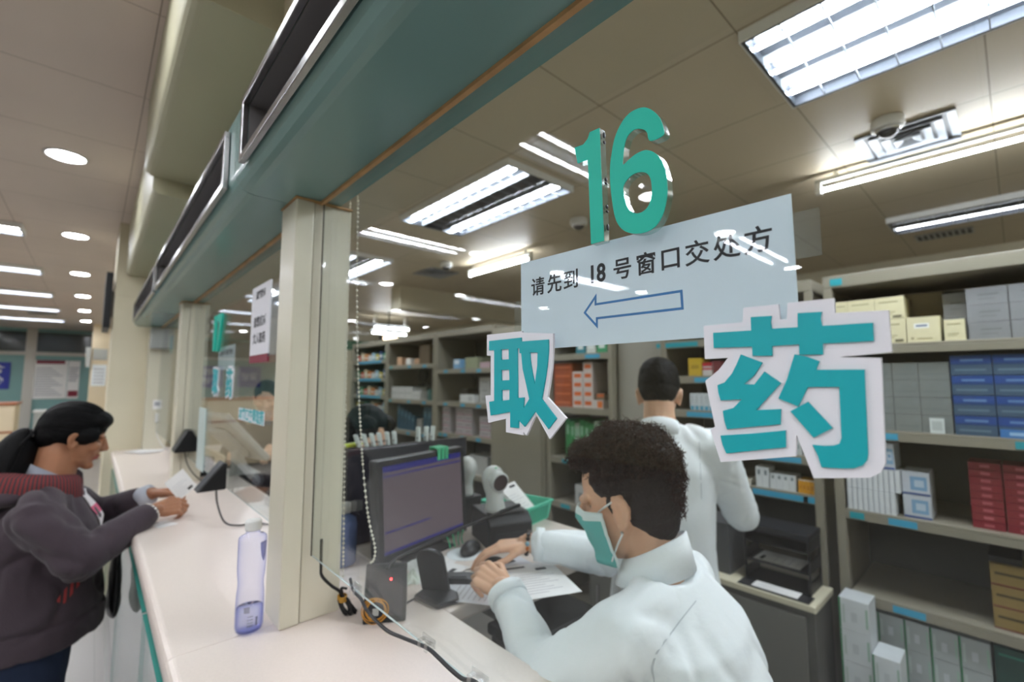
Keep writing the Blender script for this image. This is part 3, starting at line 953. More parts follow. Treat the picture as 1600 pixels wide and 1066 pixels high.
# monitor
t = thing('monitor', 'monitor with grey-pink window and blue bars facing the seated worker', 'monitor', (.77, 1.26, ZC))
A, B_ = V((.603, 1.197, 0)), V((.962, 1.285, 0))
mx_ = (B_ - A).normalized()
my = V((-mx_.y, mx_.x, 0))
tilt = math.radians(4)
T = frame((A.x, A.y, ZC + .009), mx_, my * math.cos(tilt) - V((0, 0, 1)) * math.sin(tilt) * 0, (my.x * math.sin(tilt), my.y * math.sin(tilt), math.cos(tilt)))
W, H = (B_ - A).length, .278
b = MB()
b.box(0, W, 0, .035, 0, H, 0, T)
b.build('housing', M['dark_plastic'], t, .004)
b = MB()
b.box(0, .017, -.003, -.0003, 0, H, 0, T).box(W - .017, W, -.003, -.0003, 0, H, 0, T).box(.017, W - .017, -.003, -.0003, 0, .022, 0, T).box(.017, W - .017, -.003, -.0003, H - .017, H, 0, T)
b.build('bezel', M['dark_plastic'], t, .001)
scr = emit('screen picture', '#8d7c85', .1)
bar = emit('screen blue bar', '#3c3c98', .12)
hair_l = emit('screen rule', '#5f565e', .1)
b = MB()
b.box(.0172, W - .0172, -.0012, -.0006, .0222, H - .0172, 0, T)
for z0, z1, x0, x1, k in ((H - .034, H - .0172, .0172, W - .0172, 1), (H - .048, H - .043, .0172, W - .0172, 1), (.0222, .03, .0172, W - .0172, 1), (.078, .083, .02, .2, 1), (H - .075, H - .074, .02, W - .03, 2), (H - .115, H - .114, .02, W - .03, 2), (.13, .131, .02, W - .03, 2)):
    b.box(x0, x1, -.0016, -.0012, z0, z1, k, T)
b.build('screen', [scr, bar, hair_l], t)
MB().box(W * .4, W * .6, .01, .05, -.0039, .06, 0, T).build('neck', M['dark_plastic'], t, .004)
MB().box(W * .2, W * .7, -.05, .085, -.0085, -.004, 0, T).build('foot', M['dark_plastic'], t, .002)
# divider with clips
t = thing('desk_divider', 'dark grey upright panel behind the monitor with clips along its top', 'divider', (.8, 1.425, ZC))
MB().box(.545, 1.06, 1.418, 1.43, Z1, 1.386).build('panel', mat('dark glossy panel', '#34343a', .18, spec=.6), t, .003)
MB().box(.545, 1.06, 1.416, 1.432, 1.3865, 1.39).build('edge_strip', M['dark_grey'], t)
wclip = mat('white clip', '#d8e0de', .45)
gclip = mat('green clip', '#3cae7c', .45)
def clip(x, y, z, lean, m, label, group, h=.034):
    t = thing('clip', label, 'clip', (x, y, z), group)
    T = Matrix.Translation((x, y, z)) @ Matrix.Rotation(lean, 4, 'Y')
    MB().box(-.0045, .0045, -.0095, -.0035, -.008, h, 0, T).build('arm', m, t, .001)
    MB().box(-.0045, .0045, .0035, .0095, -.008, h, 0, T).build('arm', m, t, .001)
    MB().cyl(T @ V((-.005, 0, .004)), T @ V((.005, 0, .004)), .0033, None, 10).build('spring', M['steel'], t)
for i, x in enumerate((.637, .662, .687, .711, .738, .763)):
    clip(x, 1.424, 1.3985, -.35 + .05 * i, wclip, '%s white clip in the leaning row on the divider, counted from the chain' % ORD[i], 'white clips on the divider')
for i, x in enumerate((.853, .884, .91)):
    clip(x, 1.424, 1.3985, .04 * i, wclip, '%s upright white clip on the divider, counted from the leaning row' % ORD[i], 'upright clips on the divider', .042)
for i, x in enumerate((.836, .853, .871)):
    p = T
    t = thing('clip', '%s green clip hanging over the monitor top edge' % ORD[i], 'clip', (x, 1.265, 1.38), 'green clips on the monitor')
    z0 = ZC + .009 + H + .001
    yy = 1.197 + (x - .603) * .245
    MB().box(x - .006, x + .006, yy - .008 + .018, yy - .0045 + .018, z0 - .03, z0 + .006).build('arm', gclip, t, .001)
    MB().box(x - .006, x + .006, yy + .056, yy + .0595, z0 - .03, z0 + .006).build('arm', gclip, t, .001)
    MB().box(x - .006, x + .006, yy - .008 + .018, yy + .0595, z0 + .0062, z0 + .009).build('bridge', gclip, t)
for i, (x, y) in enumerate(((.834, 1.195), (.852, 1.195), (.871, 1.2), (.888, 1.205))):  # reflection of the green clips in the desk, modelled as thin tubes
    tag(MB().tube(spline([(x, y, Z1 + .0022), (x - .002, y + .004, ZC + .022), (x + .006 * i - .008, y + .01, ZC + .04)], 6), .0022, 7).build('clip_reflection', gclip), '%s thin green modelled clip reflection under the monitor, counted from the intercom' % ORD[i], 'strap', 'modelled clip reflections under the monitor')
tag(MB().cap((.56, 1.424, 1.398), (.655, 1.45, 1.398), .0075, .0075, 12).build('highlighter', mat('lime pen', '#b9cf1e', .4)), 'lime green marker lying on the divider beside the chain', 'marker')
# blue bottle beside the monitor
t = thing('blue_bottle', 'translucent blue plastic bottle between the post and the monitor', 'bottle', (.555, 1.3, ZC))
MB().lathe([(.0005, .0005), (.036, .0005), (.04, .006), (.04, .11), (.036, .125), (.02, .135), (.02, .14), (.0005, .14)], 24, c=(.545, 1.31, ZC)).build('body', mat('blue plastic', '#5a6f9e', .25), t)
MB().lathe([(.0005, .1405), (.022, .1405), (.022, .165), (.0005, .166)], 24, c=(.545, 1.31, ZC)).build('cap', M['grey_plastic'], t)

# card stand
t = thing('card_stand', 'black upright phone-like stand with a broad foot on the desk edge', 'stand', (.64, .96, ZC))
b = MB()
foot = [(.585, .985), (.598, .905), (.655, .9), (.672, .93), (.668, .985), (.64, 1.01)]
MB().prism(foot, to3=lambda u, v, q: (u, v, q), t0=Z1, t1=ZC + .012).build('foot', M['dark_plastic'], t, .004)
e0, e1 = V((.618, .998, ZC + .013)), V((.66, .945, ZC + .013))
ax = (e1 - e0).normalized(); az = (V((-.018, .012, .105))).normalized(); ay = az.cross(ax).normalized()
T = frame(e0, ax, ay, az)
wd = (e1 - e0).length
pr = [(0, 0), (wd, 0), (wd, .075)] + [(wd / 2 + wd / 2 * math.cos(a), .075 + .022 * math.sin(a)) for a in (.5, 1.0, 1.57, 2.1, 2.6)] + [(0, .075)]
MB().prism(pr, to3=lambda u, v, q: T @ V((u, q, v)), t0=-.008, t1=.008).build('upright', M['dark_plastic'], t, .003)
# small black reader
t = thing('card_reader', 'flat black hand-held reader lying beside the card stand', 'card reader', (.705, .985, ZC))
T = Matrix.Translation((.715, .985, Z1)) @ Matrix.Rotation(math.radians(-42), 4, 'Z')
MB().prism([(-.045, -.02), (.03, -.022), (.045, -.01), (.045, .012), (.03, .022), (-.045, .02), (-.052, 0)], to3=lambda u, v, q: T @ V((u, v, q)), t0=0, t1=.02).build('body', M['dark_plastic'], t, .006, 3)
MB().box(-.02, .02, -.012, .012, .0202, .0215, 0, T).build('keypad', M['dark_grey'], t)
# printer with scanner on top
t = thing('label_printer', 'black desktop printer under the grey scanner', 'printer', (1.0, 1.12, ZC))
A, B_ = V((.905, 1.095, 0)), V((1.035, 1.05, 0))
px_ = (B_ - A).normalized(); py_ = V((-px_.y, px_.x, 0))
T = frame((A.x, A.y, Z1), px_, py_, (0, 0, 1))
MB().prism([(0, 0), (.17, 0), (.17, .1), (.03, .1), (0, .075)], to3=lambda u, v, q: T @ V((q, u, v)), t0=0, t1=.145).build('body', M['dark_plastic'], t, .006, 3)
MB().box(.015, .13, .02, .06, .1002, .1035, 0, T).build('paper_slot', M['dark_grey'], t, .001)
b = MB()
for k in range(9):
    b.box(.02 + k * .012, .027 + k * .012, .022, .058, .1036, .106, 0, T)
b.build('vent_ribs', M['dark_plastic'], t)
b = MB()
b.box(.02, .125, -.002, -.0003, .015, .05, 0, T)
b.build('front_panel', M['dark_grey'], t)
def scanner(x, y, z, rz, label, s=1.0):
    t = thing('barcode_scanner', label, 'scanner', (x, y, z), 'desk scanners')
    T = Matrix.Translation((x, y, z)) @ Matrix.Rotation(rz, 4, 'Z') @ Matrix.Scale(s, 4)
    gm = mat('scanner grey', '#b4b8b4', .35)
    b = MB()
    def ring(cx, z, rx, ry):
        return [T @ V((cx + rx * math.cos(a), ry * math.sin(a), z)) for a in [2 * math.pi * j / 24 for j in range(24)]]
    b.rings([ring(0, .0005, .034, .03), ring(0, .012, .034, .03), ring(0, .03, .029, .027), ring(-.004, .05, .027, .027), ring(-.008, .065, .03, .031), ring(-.011, .085, .034, .035), ring(-.012, .1, .035, .036), ring(-.012, .118, .03, .032), ring(-.011, .13, .021, .023), ring(-.01, .137, .008, .009)])
    b.build('body', gm, t)
    hd = V((math.cos(math.radians(-12)), 0, math.sin(math.radians(-12))))
    d = T.to_3x3() @ hd
    c0 = T @ V((.012, 0, .095))
    MB().tube([c0 - d * .01 * s, c0 + d * .017 * s, c0 + d * .02 * s], [.03 * s, .031 * s, .028 * s], 24).build('window_rim', gm, t)
    MB().tube([c0 + d * .0145 * s, c0 + d * .0208 * s], [.0255 * s, .0255 * s], 24).build('scan_window', mat('dark red window', '#2a1416', .1, spec=.8), t)
    MB().ell(T @ V((.004, 0, .1315)), (.006 * s, .004 * s, .003 * s), None, 0, 10, 6).build('green_lamp', mat('green lamp lens', '#22a35e', .3), t)
scanner(.953, 1.125, Z1 + .106, math.radians(-98), 'grey cowled scanner standing on the black printer')
t = thing('scanner_box', 'low black box behind the printer under the second scanner', 'box', (1.0, 1.33, ZC))
MB().box(.965, 1.07, 1.34, 1.41, Z1, ZC + .1).build('body', M['dark_plastic'], t, .004)
scanner(1.02, 1.375, ZC + .101, math.radians(100), 'grey cowled scanner turned away behind the monitor corner')
# green basket with papers
t = thing('basket', 'small mint green plastic basket at the back of the desk', 'basket', (1.19, 1.28, ZC))
gb = mat('mint plastic', '#55c9a9', .4)
A = V((1.14, 1.175, 0)); bx_ = V((.97, .2, 0)).normalized(); by_ = V((-bx_.y, bx_.x, 0))
T = frame((A.x, A.y, Z1), bx_, by_, (0, 0, 1))
def rr(w0, w1, d0, d1, z):
    return [T @ V(p) for p in ((w0, d0, z), (w1, d0, z), (w1, d1, z), (w0, d1, z))]
b = MB()
b.rings([rr(.012, .158, .012, .2, 0), rr(0, .17, 0, .212, .062), rr(-.004, .174, -.004, .216, .0622), rr(-.004, .174, -.004, .216, .068), rr(.002, .168, .002, .21, .068), rr(.0145, .1555, .0145, .1975, .004)], 0, True, False)
b.build('body', gb, t)
b = MB()
for k in range(9):
    b.box(.022 + k * .0145, .031 + k * .0145, -.0012, .004, .0, .05, 0, T @ Matrix.Translation((0, .0105, .006)) @ Matrix.Rotation(math.radians(11), 4, 'X'))
b.build('ribs', mat('dark mint', '#2f977d', .45), t)
PAPERS = [mat('paper a', '#e8e7e6', .75), mat('paper b', '#d6d8de', .75), mat('paper c', '#e6dfd8', .75)]
def printed_sheet(name, T, w, h, label, group, lines=7, cat='paper', m=None, heavy=((.1, .5, .82, .9),)):
    t = thing(name, label, cat, T.translation, group)
    MB().box(0, w, 0, h, 0, .0006, 0, T).build('sheet', m or M['paper'], t)
    b = MB()
    for k in range(lines):
        y = h * (.12 + .6 * k / lines)
        b.box(w * .1, w * (.5 + .4 * ((k * 37) % 10) / 10), y, y + h * .011, .0007, .0008, 0, T)
    b.build('printed_text', M['ink_grey'], t)
    b = MB()
    for x0, x1, y0, y1 in heavy:
        b.box(w * x0, w * x1, h * y0, h * y1, .0007, .0009, 0, T)
    b.build('barcode', M['ink'], t)
    return t
printed_sheet('paper_slip', frame((1.15, 1.21, ZC + .035), (.93, .2, .05), V((-.25, .75, .75)).normalized(), V((.1, -.7, .7)).normalized()), .1, .13, 'white printed slip standing in the mint basket, the front one', 'slips in the basket', heavy=((.5, .85, .85, .92),))
printed_sheet('paper_slip', frame((1.18, 1.27, ZC + .03), (.97, .1, .0), V((-.2, .75, .6)).normalized(), V((.1, -.7, .7)).normalized()), .1, .12, 'white printed slip leaning behind the other one in the mint basket', 'slips in the basket')
# papers under the worker's hands
base = [(.70, .975, 20), (.775, .955, -8), (.715, .925, 10), (.765, .90, -24), (.71, .905, 34)]
for k, (x, y, a) in enumerate(base):
    T = Matrix.Translation((x, y - .1, Z1 + .0006 + k * .0013)) @ Matrix.Rotation(math.radians(a), 4, 'Z')
    printed_sheet('prescription_sheet', T, .15, .2, ['lowest', 'second lowest', 'middle', 'second from top', 'topmost'][k] + ' white printed prescription sheet under the worker\'s hand', 'prescription sheets on the desk', 9, 'paper', PAPERS[k % 3], heavy=((.1, .45, .88, .93), (.6, .8, .75, .82)))

T = Matrix.Translation((.775, .80, Z1)) @ Matrix.Rotation(math.radians(10), 4, 'Z')
printed_sheet('printed_form', T, .15, .2, 'bluish printed form peeking out beside the prescription sheets', None, 9, 'paper', mat('pale blue paper', '#b9cbd8', .7))
t = thing('keyboard_tray', 'black pull-out tray with grey grip before the desk edge', 'tray', (.82, .81, 1.0))
MB().box(.72, .975, .745, .88, 1.008, 1.034).build('tray_top', M['dark_plastic'], t, .006)
MB().box(.73, .96, .77, .88, .945, 1.007).build('drawer_body', M['dark_grey'], t, .01)
MB().cyl((.755, .745, .98), (.96, .745, .98), .02, None, 16).build('roller', M['dark_plastic'], t)
MB().cyl((.72, .745, .98), (.7545, .745, .98), .0215, None, 16).build('grip', mat('grey teal grip', '#6f8684', .4), t)
b = MB()
for x in (.74, .93):
    b.box(x, x + .02, .86, .98, 1.0345, 1.0545)
b.build('rail', M['steel'], t)
# mouse
t = thing('computer_mouse', 'black mouse under the worker\'s right hand', 'mouse', (.835, .99, ZC))
T = Matrix.Translation((.832, .995, Z1)) @ Matrix.Rotation(math.radians(-155), 4, 'Z')
me = fuse(MB().ell((0, 0, .006), (.052, .03, .02)).ell((-.012, 0, .009), (.038, .031, .018)), .004, 4, disp=lambda co, n: V((0, 0, -co.z)) if co.z < 0 else 0)
me.transform(T)
link('body', me, M['dark_plastic'], t)
MB().cyl(T @ V((.032, -.004, .018)), T @ V((.032, .004, .018)), .007, None, 14).build('scroll_wheel', M['dark_grey'], t)
tag(MB().tube(spline([(.806, 1.015, Z1 + .006), (.775, 1.03, Z1 + .003), (.74, 1.025, Z1 + .003), (.70, 1.04, Z1 + .003), (.68, 1.1, Z1 + .003), (.69, 1.19, Z1 + .003)], 8), .0022, 7).build('mouse_cable', M['cable']), 'thin black lead running from the mouse toward the monitor', 'cable')
t = thing('computer_mouse', 'second dark mouse on a pale mat under the monitor', 'mouse', (.855, 1.14, ZC))
T = Matrix.Translation((.86, 1.13, Z1 + .0025)) @ Matrix.Rotation(math.radians(-150), 4, 'Z')
me = fuse(MB().ell((0, 0, .008), (.046, .026, .022)).ell((-.01, 0, .01), (.034, .027, .021)), .004, 4, disp=lambda co, n: V((0, 0, -co.z)) if co.z < 0 else 0)
me.transform(T)
link('body', me, M['dark_plastic'], t)
tag(MB().lathe([(.0005, .0005), (.052, .0005), (.055, .0012), (.052, .0022), (.0005, .0022)], 32, c=(.845, 1.135, ZC)).build('mouse_mat', M['paper_blue']), 'pale round mat under the second mouse', 'mat')
# crumpled plastic bags and papers in front of the monitor
def crumple(cx, cy, rx, ry, h, seed, name, m, label, cat):
    random.seed(seed)
    b = MB()
    n, k = 22, 9
    rings = []
    for i in range(k):
        f = i / (k - 1)
        ring = []
        for j in range(n):
            a = 2 * math.pi * j / n
            w = .75 + .35 * noise.noise(V((math.cos(a) * 1.7 + seed, math.sin(a) * 1.7, f * 2)))
            r = (1 - f * .98) * w
            z = h * (f ** .8) * (.75 + .6 * noise.noise(V((math.cos(a) * 2.2, math.sin(a) * 2.2 + seed, f * 3))))
            ring.append((cx + rx * r * math.cos(a), cy + ry * r * math.sin(a), Z1 + max(0, z)))
        rings.append(ring)
    b.rings(rings, 0, True, False)
    return tag(b.build(name, m), label, cat)
crumple(.70, 1.13, .075, .06, .05, 3, 'crumpled_bag', mat('crumpled white plastic', '#c9cccb', .35, spec=.6), 'crumpled white plastic bag before the monitor foot', 'bag')
crumple(.635, 1.075, .035, .03, .035, 8, 'crumpled_bag', mat('crumpled green-white plastic', '#d3dbd0', .35), 'small crumpled clear bag beside the card stand', 'bag')
T = Matrix.Translation((.735, 1.075, Z1)) @ Matrix.Rotation(.5, 4, 'Z')
printed_sheet('paper_slip', T, .09, .06, 'bluish paper slip lying between the crumpled bag and the second mouse', None, 3)
# ------------------------------------------------------------------ shelving
XS = 2.45
def shelf_unit(y0, y1, levels, label, x1=2.93, ztop=2.02, tags=(), back=True, z0=.06, zb=2.075):
    t = thing('shelf_unit', label, 'shelf', (XS, (y0 + y1) / 2, 0), 'steel shelf units along the pharmacy aisle')
    for yy in (y0, y1 - .034):
        b = MB()
        b.box(XS, XS + .04, yy, yy + .034, 0, ztop).box(XS + .04, x1 - .003, yy + .012, yy + .022, .02, ztop)
        b.build('upright', M['shelf'], t, .003)
    MB().box(XS, x1 - .003, y0, y1, ztop + .0005, zb).build('top_beam', M['shelf'], t, .003)
    if back:
        MB().box(x1 - .0025, x1, y0, y1, .02, ztop).build('back_panel', M['shelf_shaded'], t)
    for z in levels:
        b = MB()
        b.box(XS + .004, x1 - .003, y0 + .0345, y1 - .0345, z - .012, z).box(XS + .004, XS + .02, y0 + .0345, y1 - .0345, z - .042, z - .0122)
        b.build('shelf_board', M['shelf'], t, .002)
    for y, z, w, m in tags:
        MB().box(XS + .0015, XS + .0038, y - w / 2, y + w / 2, z - .036, z - .01).build('shelf_tag', M[m], t)
    return t

LA = (.08, .705, 1.05, 1.395, 1.758)
shelf_unit(-.62, .575, LA, 'beige shelf unit of cartons behind the large character 药', tags=((.5, 1.05, .05, 'teal_tag'), (.35, 1.05, .09, 'blue_tag'), (.50, .705, .05, 'teal_tag'), (.35, .705, .1, 'blue_tag'), (.37, 1.395, .05, 'blue_tag'), (-.005, 1.395, .05, 'teal_tag')))
MB().box(XS - .0025, XS - .0003, .50, .545, 2.03, 2.06).build('shelf_tag', M['teal_tag'], bpy.data.objects['shelf_unit'])
LB = (.70, 1.082, 1.255, 1.442, 1.63, 1.83)
shelf_unit(.62, 1.40, LB, 'shelf unit above the low cabinet beside the standing worker', tags=((.80, 1.082, .24, 'blue_tag'), (.67, 1.082, .06, 'blue_tag'), (.80, 1.255, .2, 'blue_tag'), (1.1, 1.442, .3, 'blue_tag'), (1.1, 1.63, .2, 'blue_tag'), (1.3, 1.83, .25, 'teal_tag')))
t = thing('wall_panel', 'grey flat panel between the two inner shelf units', 'panel', (2.6, 1.57, 0))
MB().box(XS + .06, 2.92, 1.405, 1.735, 0, 2.3).build('panel_board', mat('warm grey panel', '#a19d93', .5, var=.03, scale=3), t, .003)
LC = (.09, .765, 1.07, 1.42, 1.79)
shelf_unit(1.74, 2.32, LC, 'shelf unit with orange cartons left of the standing worker\'s head'.replace('left of', 'next to'), tags=((1.95, 1.07, .1, 'blue_tag'), (2.15, 1.07, .05, 'teal_tag'), (1.9, .765, .1, 'blue_tag'), (1.9, 1.79, .12, 'blue_tag'), (2.15, .765, .08, 'teal_tag')))
t = thing('locker', 'tall beige closed locker behind the green basket', 'locker', (2.6, 2.62, 0))
MB().box(XS - .02, 2.93, 2.33, 2.905, 0, 2.03).build('body', M['shelf'], t, .004)
MB().box(XS - .034, XS - .0205, 2.345, 2.89, .05, 2.0).build('door', M['shelf'], t, .003)
LD = (.1, .80, 1.125, 1.41, 1.715)
shelf_unit(2.915, 3.80, LD, 'shelf unit seen between the character 取 and the monitor', tags=tuple((y, z, .06, 'blue_tag') for z in LD[2:] for y in (3.12, 3.35, 3.62)) + ((3.70, 1.125, .05, 'teal_tag'),))
LE = (.1, .78, 1.085, 1.41, 1.775)
shelf_unit(3.81, 4.80, LE, 'shelf unit in the middle of the far aisle row', tags=tuple((y, z, .06, 'blue_tag') for z in LE[2:] for y in (4.0, 4.3)) + ((4.7, 1.41, .05, 'teal_tag'), (4.7, 1.775, .05, 'teal_tag')))
LF = (.1, .9, 1.08, 1.26, 1.44, 1.64, 1.85)
shelf_unit(4.81, 5.75, LF, 'narrow-shelved unit at the far end of the aisle row', tags=tuple((5.25, z, .62, 'blue_tag') for z in LF[2:]))

# low cabinet in front of the second unit
t = thing('low_cabinet', 'low grey cabinet with cream top holding the black trays', 'cabinet', (2.32, 1.0, 0))
MB().box(2.2, 2.444, .608, 1.75, .06, .672).build('body', M['shelf_shaded'], t, .003)
MB().box(2.185, 2.446, .60, 1.76, .6725, .70).build('cabinet_top', mat('cream worktop', '#d2cbb2', .4), t, .004)
for y0, y1 in ((.64, 1.18), (1.19, 1.73)):
    d = MB().box(2.186, 2.1995, y0, y1, .09, .645).build('door', mat('grey cabinet door', '#6c6b64', .4), t, .003)
    MB().box(2.178, 2.1855, y1 - .06, y1 - .045, .35, .45).build('handle', M['steel'], d)
MB().box(2.24, 2.444, .62, 1.74, 0, .0595).build('plinth', M['dark_grey'], t)

# ------------------------------------------------------------------ cartons
CM = {}
def cm(c):
    if c not in CM:
        CM[c] = mat('carton ' + c, c, .55, var=.03, scale=20)
    return CM[c]

def carton(name, label, x0, x1, y0, y1, z0, z1, col, deco=(), group=None, cat='box', gap=.0006):
    """front faces the aisle (-x); deco: (u0, u1, v0, v1, colour) fractions of the front face, u from the window-post side to the reader's right"""
    cols = [col] + [d[4] for d in deco]
    uniq = []
    for c in cols:
        if c not in uniq:
            uniq.append(c)
    b = MB()
    y0 += gap; y1 -= gap; z0 += gap
    b.box(x0, x1, y0, y1, z0, z1, 0)
    for i, (u0, u1, v0, v1, c) in enumerate(deco):
        a0, a1 = y1 - (y1 - y0) * u0, y1 - (y1 - y0) * u1
        xx = x0 - .0004 - .00035 * i
        b.quad((xx, a0, z0 + (z1 - z0) * v0), (xx, a1, z0 + (z1 - z0) * v0), (xx, a1, z0 + (z1 - z0) * v1), (xx, a0, z0 + (z1 - z0) * v1), uniq.index(c))
    o = b.build(name, [cm(c) for c in uniq])
    return tag(o, label, cat, group)

CREAM, BROWN, GREYW, GREY, BLUE, RED, GOLD, WHITE, GREEN = '#d8d0ab', '#6f6145', '#828386', '#7b807e', '#24436e', '#7d1a28', '#8a7340', '#d9dde0', '#23804f'
txt = lambda c='#9d966f': ((.15, .7, .3, .34, c), (.15, .6, .22, .25, c), (.15, .8, .75, .8, c))
# topmost board of the nearest unit
s1 = LA[4]
g = 'cream cartons on the top board'
for i, (y1, y0) in enumerate(((.5385, .49), (.4895, .395), (.3945, .297))):
    carton('carton', 'cream carton, %s in the upper row on the top board' % ORD[i], 2.475, 2.62, y0, y1, s1 + .103, s1 + .198, CREAM, txt() + ((.6, .9, .06, .16, '#6b6650'),), g)
for i, (y1, y0) in enumerate(((.5385, .49), (.4895, .39), (.3895, .297))):
    carton('carton', 'cream carton, %s in the lower row on the top board' % ORD[i], 2.475, 2.62, y0, y1, s1, s1 + .1025, CREAM, txt() + ((.6, .9, .06, .16, '#6b6650'),), g)
carton('carton', 'cream carton with white oval label at the end of the lower row', 2.475, 2.62, .192, .295, s1, s1 + .103, CREAM, ((.22, .68, .55, .75, '#e8e8e4'), (.28, .62, .62, .68, '#33507e'), (.12, .2, .12, .2, '#8d8560'), (.3, .75, .12, .17, '#a59e78')), g)
carton('carton', 'small narrow cream carton standing before the grey bundles', 2.465, 2.54, .122, .182, s1, s1 + .083, CREAM, txt(), g)
for i, (z0, z1) in enumerate(((0, .12), (.121, .225))):
    carton('carton', ['lower', 'upper'][i] + ' brown carton behind the cream ones on the top board', 2.64, 2.86, .19, .335, s1 + z0, s1 + z1, BROWN, ((.15, .3, .5, .75, '#4d422c'),) if i else (), 'brown cartons on the top board')
carton('carton', 'wide brown carton at the back behind the upper cream row', 2.64, 2.86, .345, .55, s1, s1 + .215, BROWN, (), 'brown cartons on the top board')
for i, (y1, y0, n) in enumerate(((.185, .115, 2), (.1145, .0), (-.0005, -.13, 3)) if False else ((.186, .1165, 2), (.115, .004, 3), (.0025, -.11, 3), (-.1115, -.225, 3))):
    for k in range(n):
        h = (.098 if n == 2 else .066)
        carton('wrapped_carton', 'grey shrink-wrapped carton, %s column past the brown cartons, level %s from below' % (ORD[i], ORD[k]), 2.55 if i == 0 else 2.49, 2.72, y0, y1, s1 + k * (h + .0006), s1 + k * (h + .0006) + h, GREYW,
               ((.3, .8, .55, .62, '#6f7072'), (.3, .7, .3, .36, '#77787a')) + (((.55, .75, .1, .2, '#c98a70'),) if i == 2 and k == 0 else ()), 'grey wrapped cartons on the top board')
# second board: grey and blue cartons
s2 = LA[3]
for i, (y1, y0) in enumerate(((.5395, .455), (.4545, .354), (.3535, .27), (.2695, .178))):
    for k in range(4):
        carton('carton', 'grey carton, %s column past the upright, %s row from below' % (ORD[i], ORD[k]), 2.48, 2.66, y0, y1, s2 + k * .0705, s2 + k * .0705 + .0695, GREY, ((.1, .9, .25, .4, '#767c7b'), (.2, .7, .6, .7, '#7b8180'), (.75, .92, .6, .85, '#7d8382')), 'grey cartons on the second board')
for i, (y1, y0) in enumerate(((.174, .06), (.0585, -.06), (-.0615, -.18))):
    for k in range(4):
        carton('carton', 'dark blue carton, %s column past the grey ones, %s row from below' % (ORD[i], ORD[k]), 2.475, 2.68, y0, y1, s2 + k * .0765, s2 + k * .0765 + .0755, BLUE, ((.0, 1, .58, .96, '#1d4487'), (0, 1, .0, .5, '#3d566e'), (.25, .8, .68, .8, '#5f82b4'), (.1, .85, .2, .3, '#5f7889')), 'blue cartons on the second board')
carton('flat_box', 'bright blue flat box lying before the blue cartons', 2.46, 2.474, -.06, .055, s2, s2 + .03, '#3f79b8', ((.2, .8, .3, .7, '#9cc0e2'),))
carton('price_card', 'small white card standing before the grey cartons', 2.462, 2.466, .202, .246, s2, s2 + .06, '#cfd6d4', ((.15, .85, .2, .8, '#b7bfbd'),), cat='card')
# third board: white boxes, a carton with blue swirl, red boxes
s3 = LA[2]
for r in range(2):
    for i in range(10 if r else 9):
        y1 = .532 - i * .0182
        carton('thin_box', 'thin white medicine box, %s from the upright, %s row on the third board' % (ORD[i], ['lower', 'upper'][r]), 2.462 + .004 * r, 2.56, y1 - .0176, y1, s3 + r * .092, s3 + r * .092 + .0905, WHITE, ((.0, .12, .0, 1, '#aab4bd'),), 'thin white boxes on the third board')
sw = ((.08, .4, .72, .86, '#333b50'), (.55, .95, .2, .8, '#7fa6c8'), (.62, .88, .35, .68, '#c6d3de'), (.7, .82, .45, .58, '#5e8cb8'), (0, 1, 0, .07, '#2b4c8e'))
for i, (y1, y0) in enumerate(((.5395, .43), (.4295, .365))):
    carton('carton', ['white carton lying across the white boxes next to the upright', 'white carton with blue swirl above the thin white boxes'][i], 2.455 + .02, 2.62, y0, y1, s3 + .1845, s3 + .29, '#c2c8d0', sw if i else sw[:1], 'swirl cartons on the third board')
for k in range(2):
    carton('carton', '%s white carton with blue swirl beside the row of thin boxes' % ['lower', 'middle'][k], 2.49 + .0, 2.64, .262 + .0, .348, s3 + k * .0918, s3 + k * .0918 + .091, '#c2c8d0', ((.3, .9, .2, .8, '#7fa6c8'), (.45, .8, .35, .65, '#b9cbd9'), (0, 1, 0, .08, '#2b4c8e')), 'swirl cartons on the third board')
for i, (y1, y0) in enumerate(((.15, .062), (.0585, -.03), (-.033, -.12))):
    for k in range(9):
        carton('flat_box', 'dark red flat box, %s stack, %s from below' % (ORD[i], ORD[k]), 2.50, 2.64, y0, y1, s3 + k * .0272, s3 + k * .0272 + .0266, RED, ((.36, .66, .3, .7, '#a9545c'),), 'red boxes on the third board')
# fourth board: golden boxes
s4 = LA[1]
for k in range(3):
    carton('carton', 'dull gold carton, %s from below in the stack on the empty board' % ORD[k], 2.49, 2.66, .0, .115, s4 + k * .0765, s4 + k * .0765 + .0755, GOLD, ((.1, .85, .5, .62, '#4a3d20'), (0, 1, 0, .06, '#6d1f24'), (.82, .98, .1, .4, '#a5a09a')), 'gold cartons on the fourth board')
carton('carton', 'dark gold carton past the gold stack on the empty board', 2.49, 2.66, -.12, -.004, s4, s4 + .12, GOLD, ((0, 1, .9, 1, '#6d1f24'),), 'gold cartons on the fourth board')
carton('flat_box', 'black flat box on top of the gold stack', 2.5, 2.66, .03, .117, s4 + .2300, s4 + .252, '#1d1c1b', ())
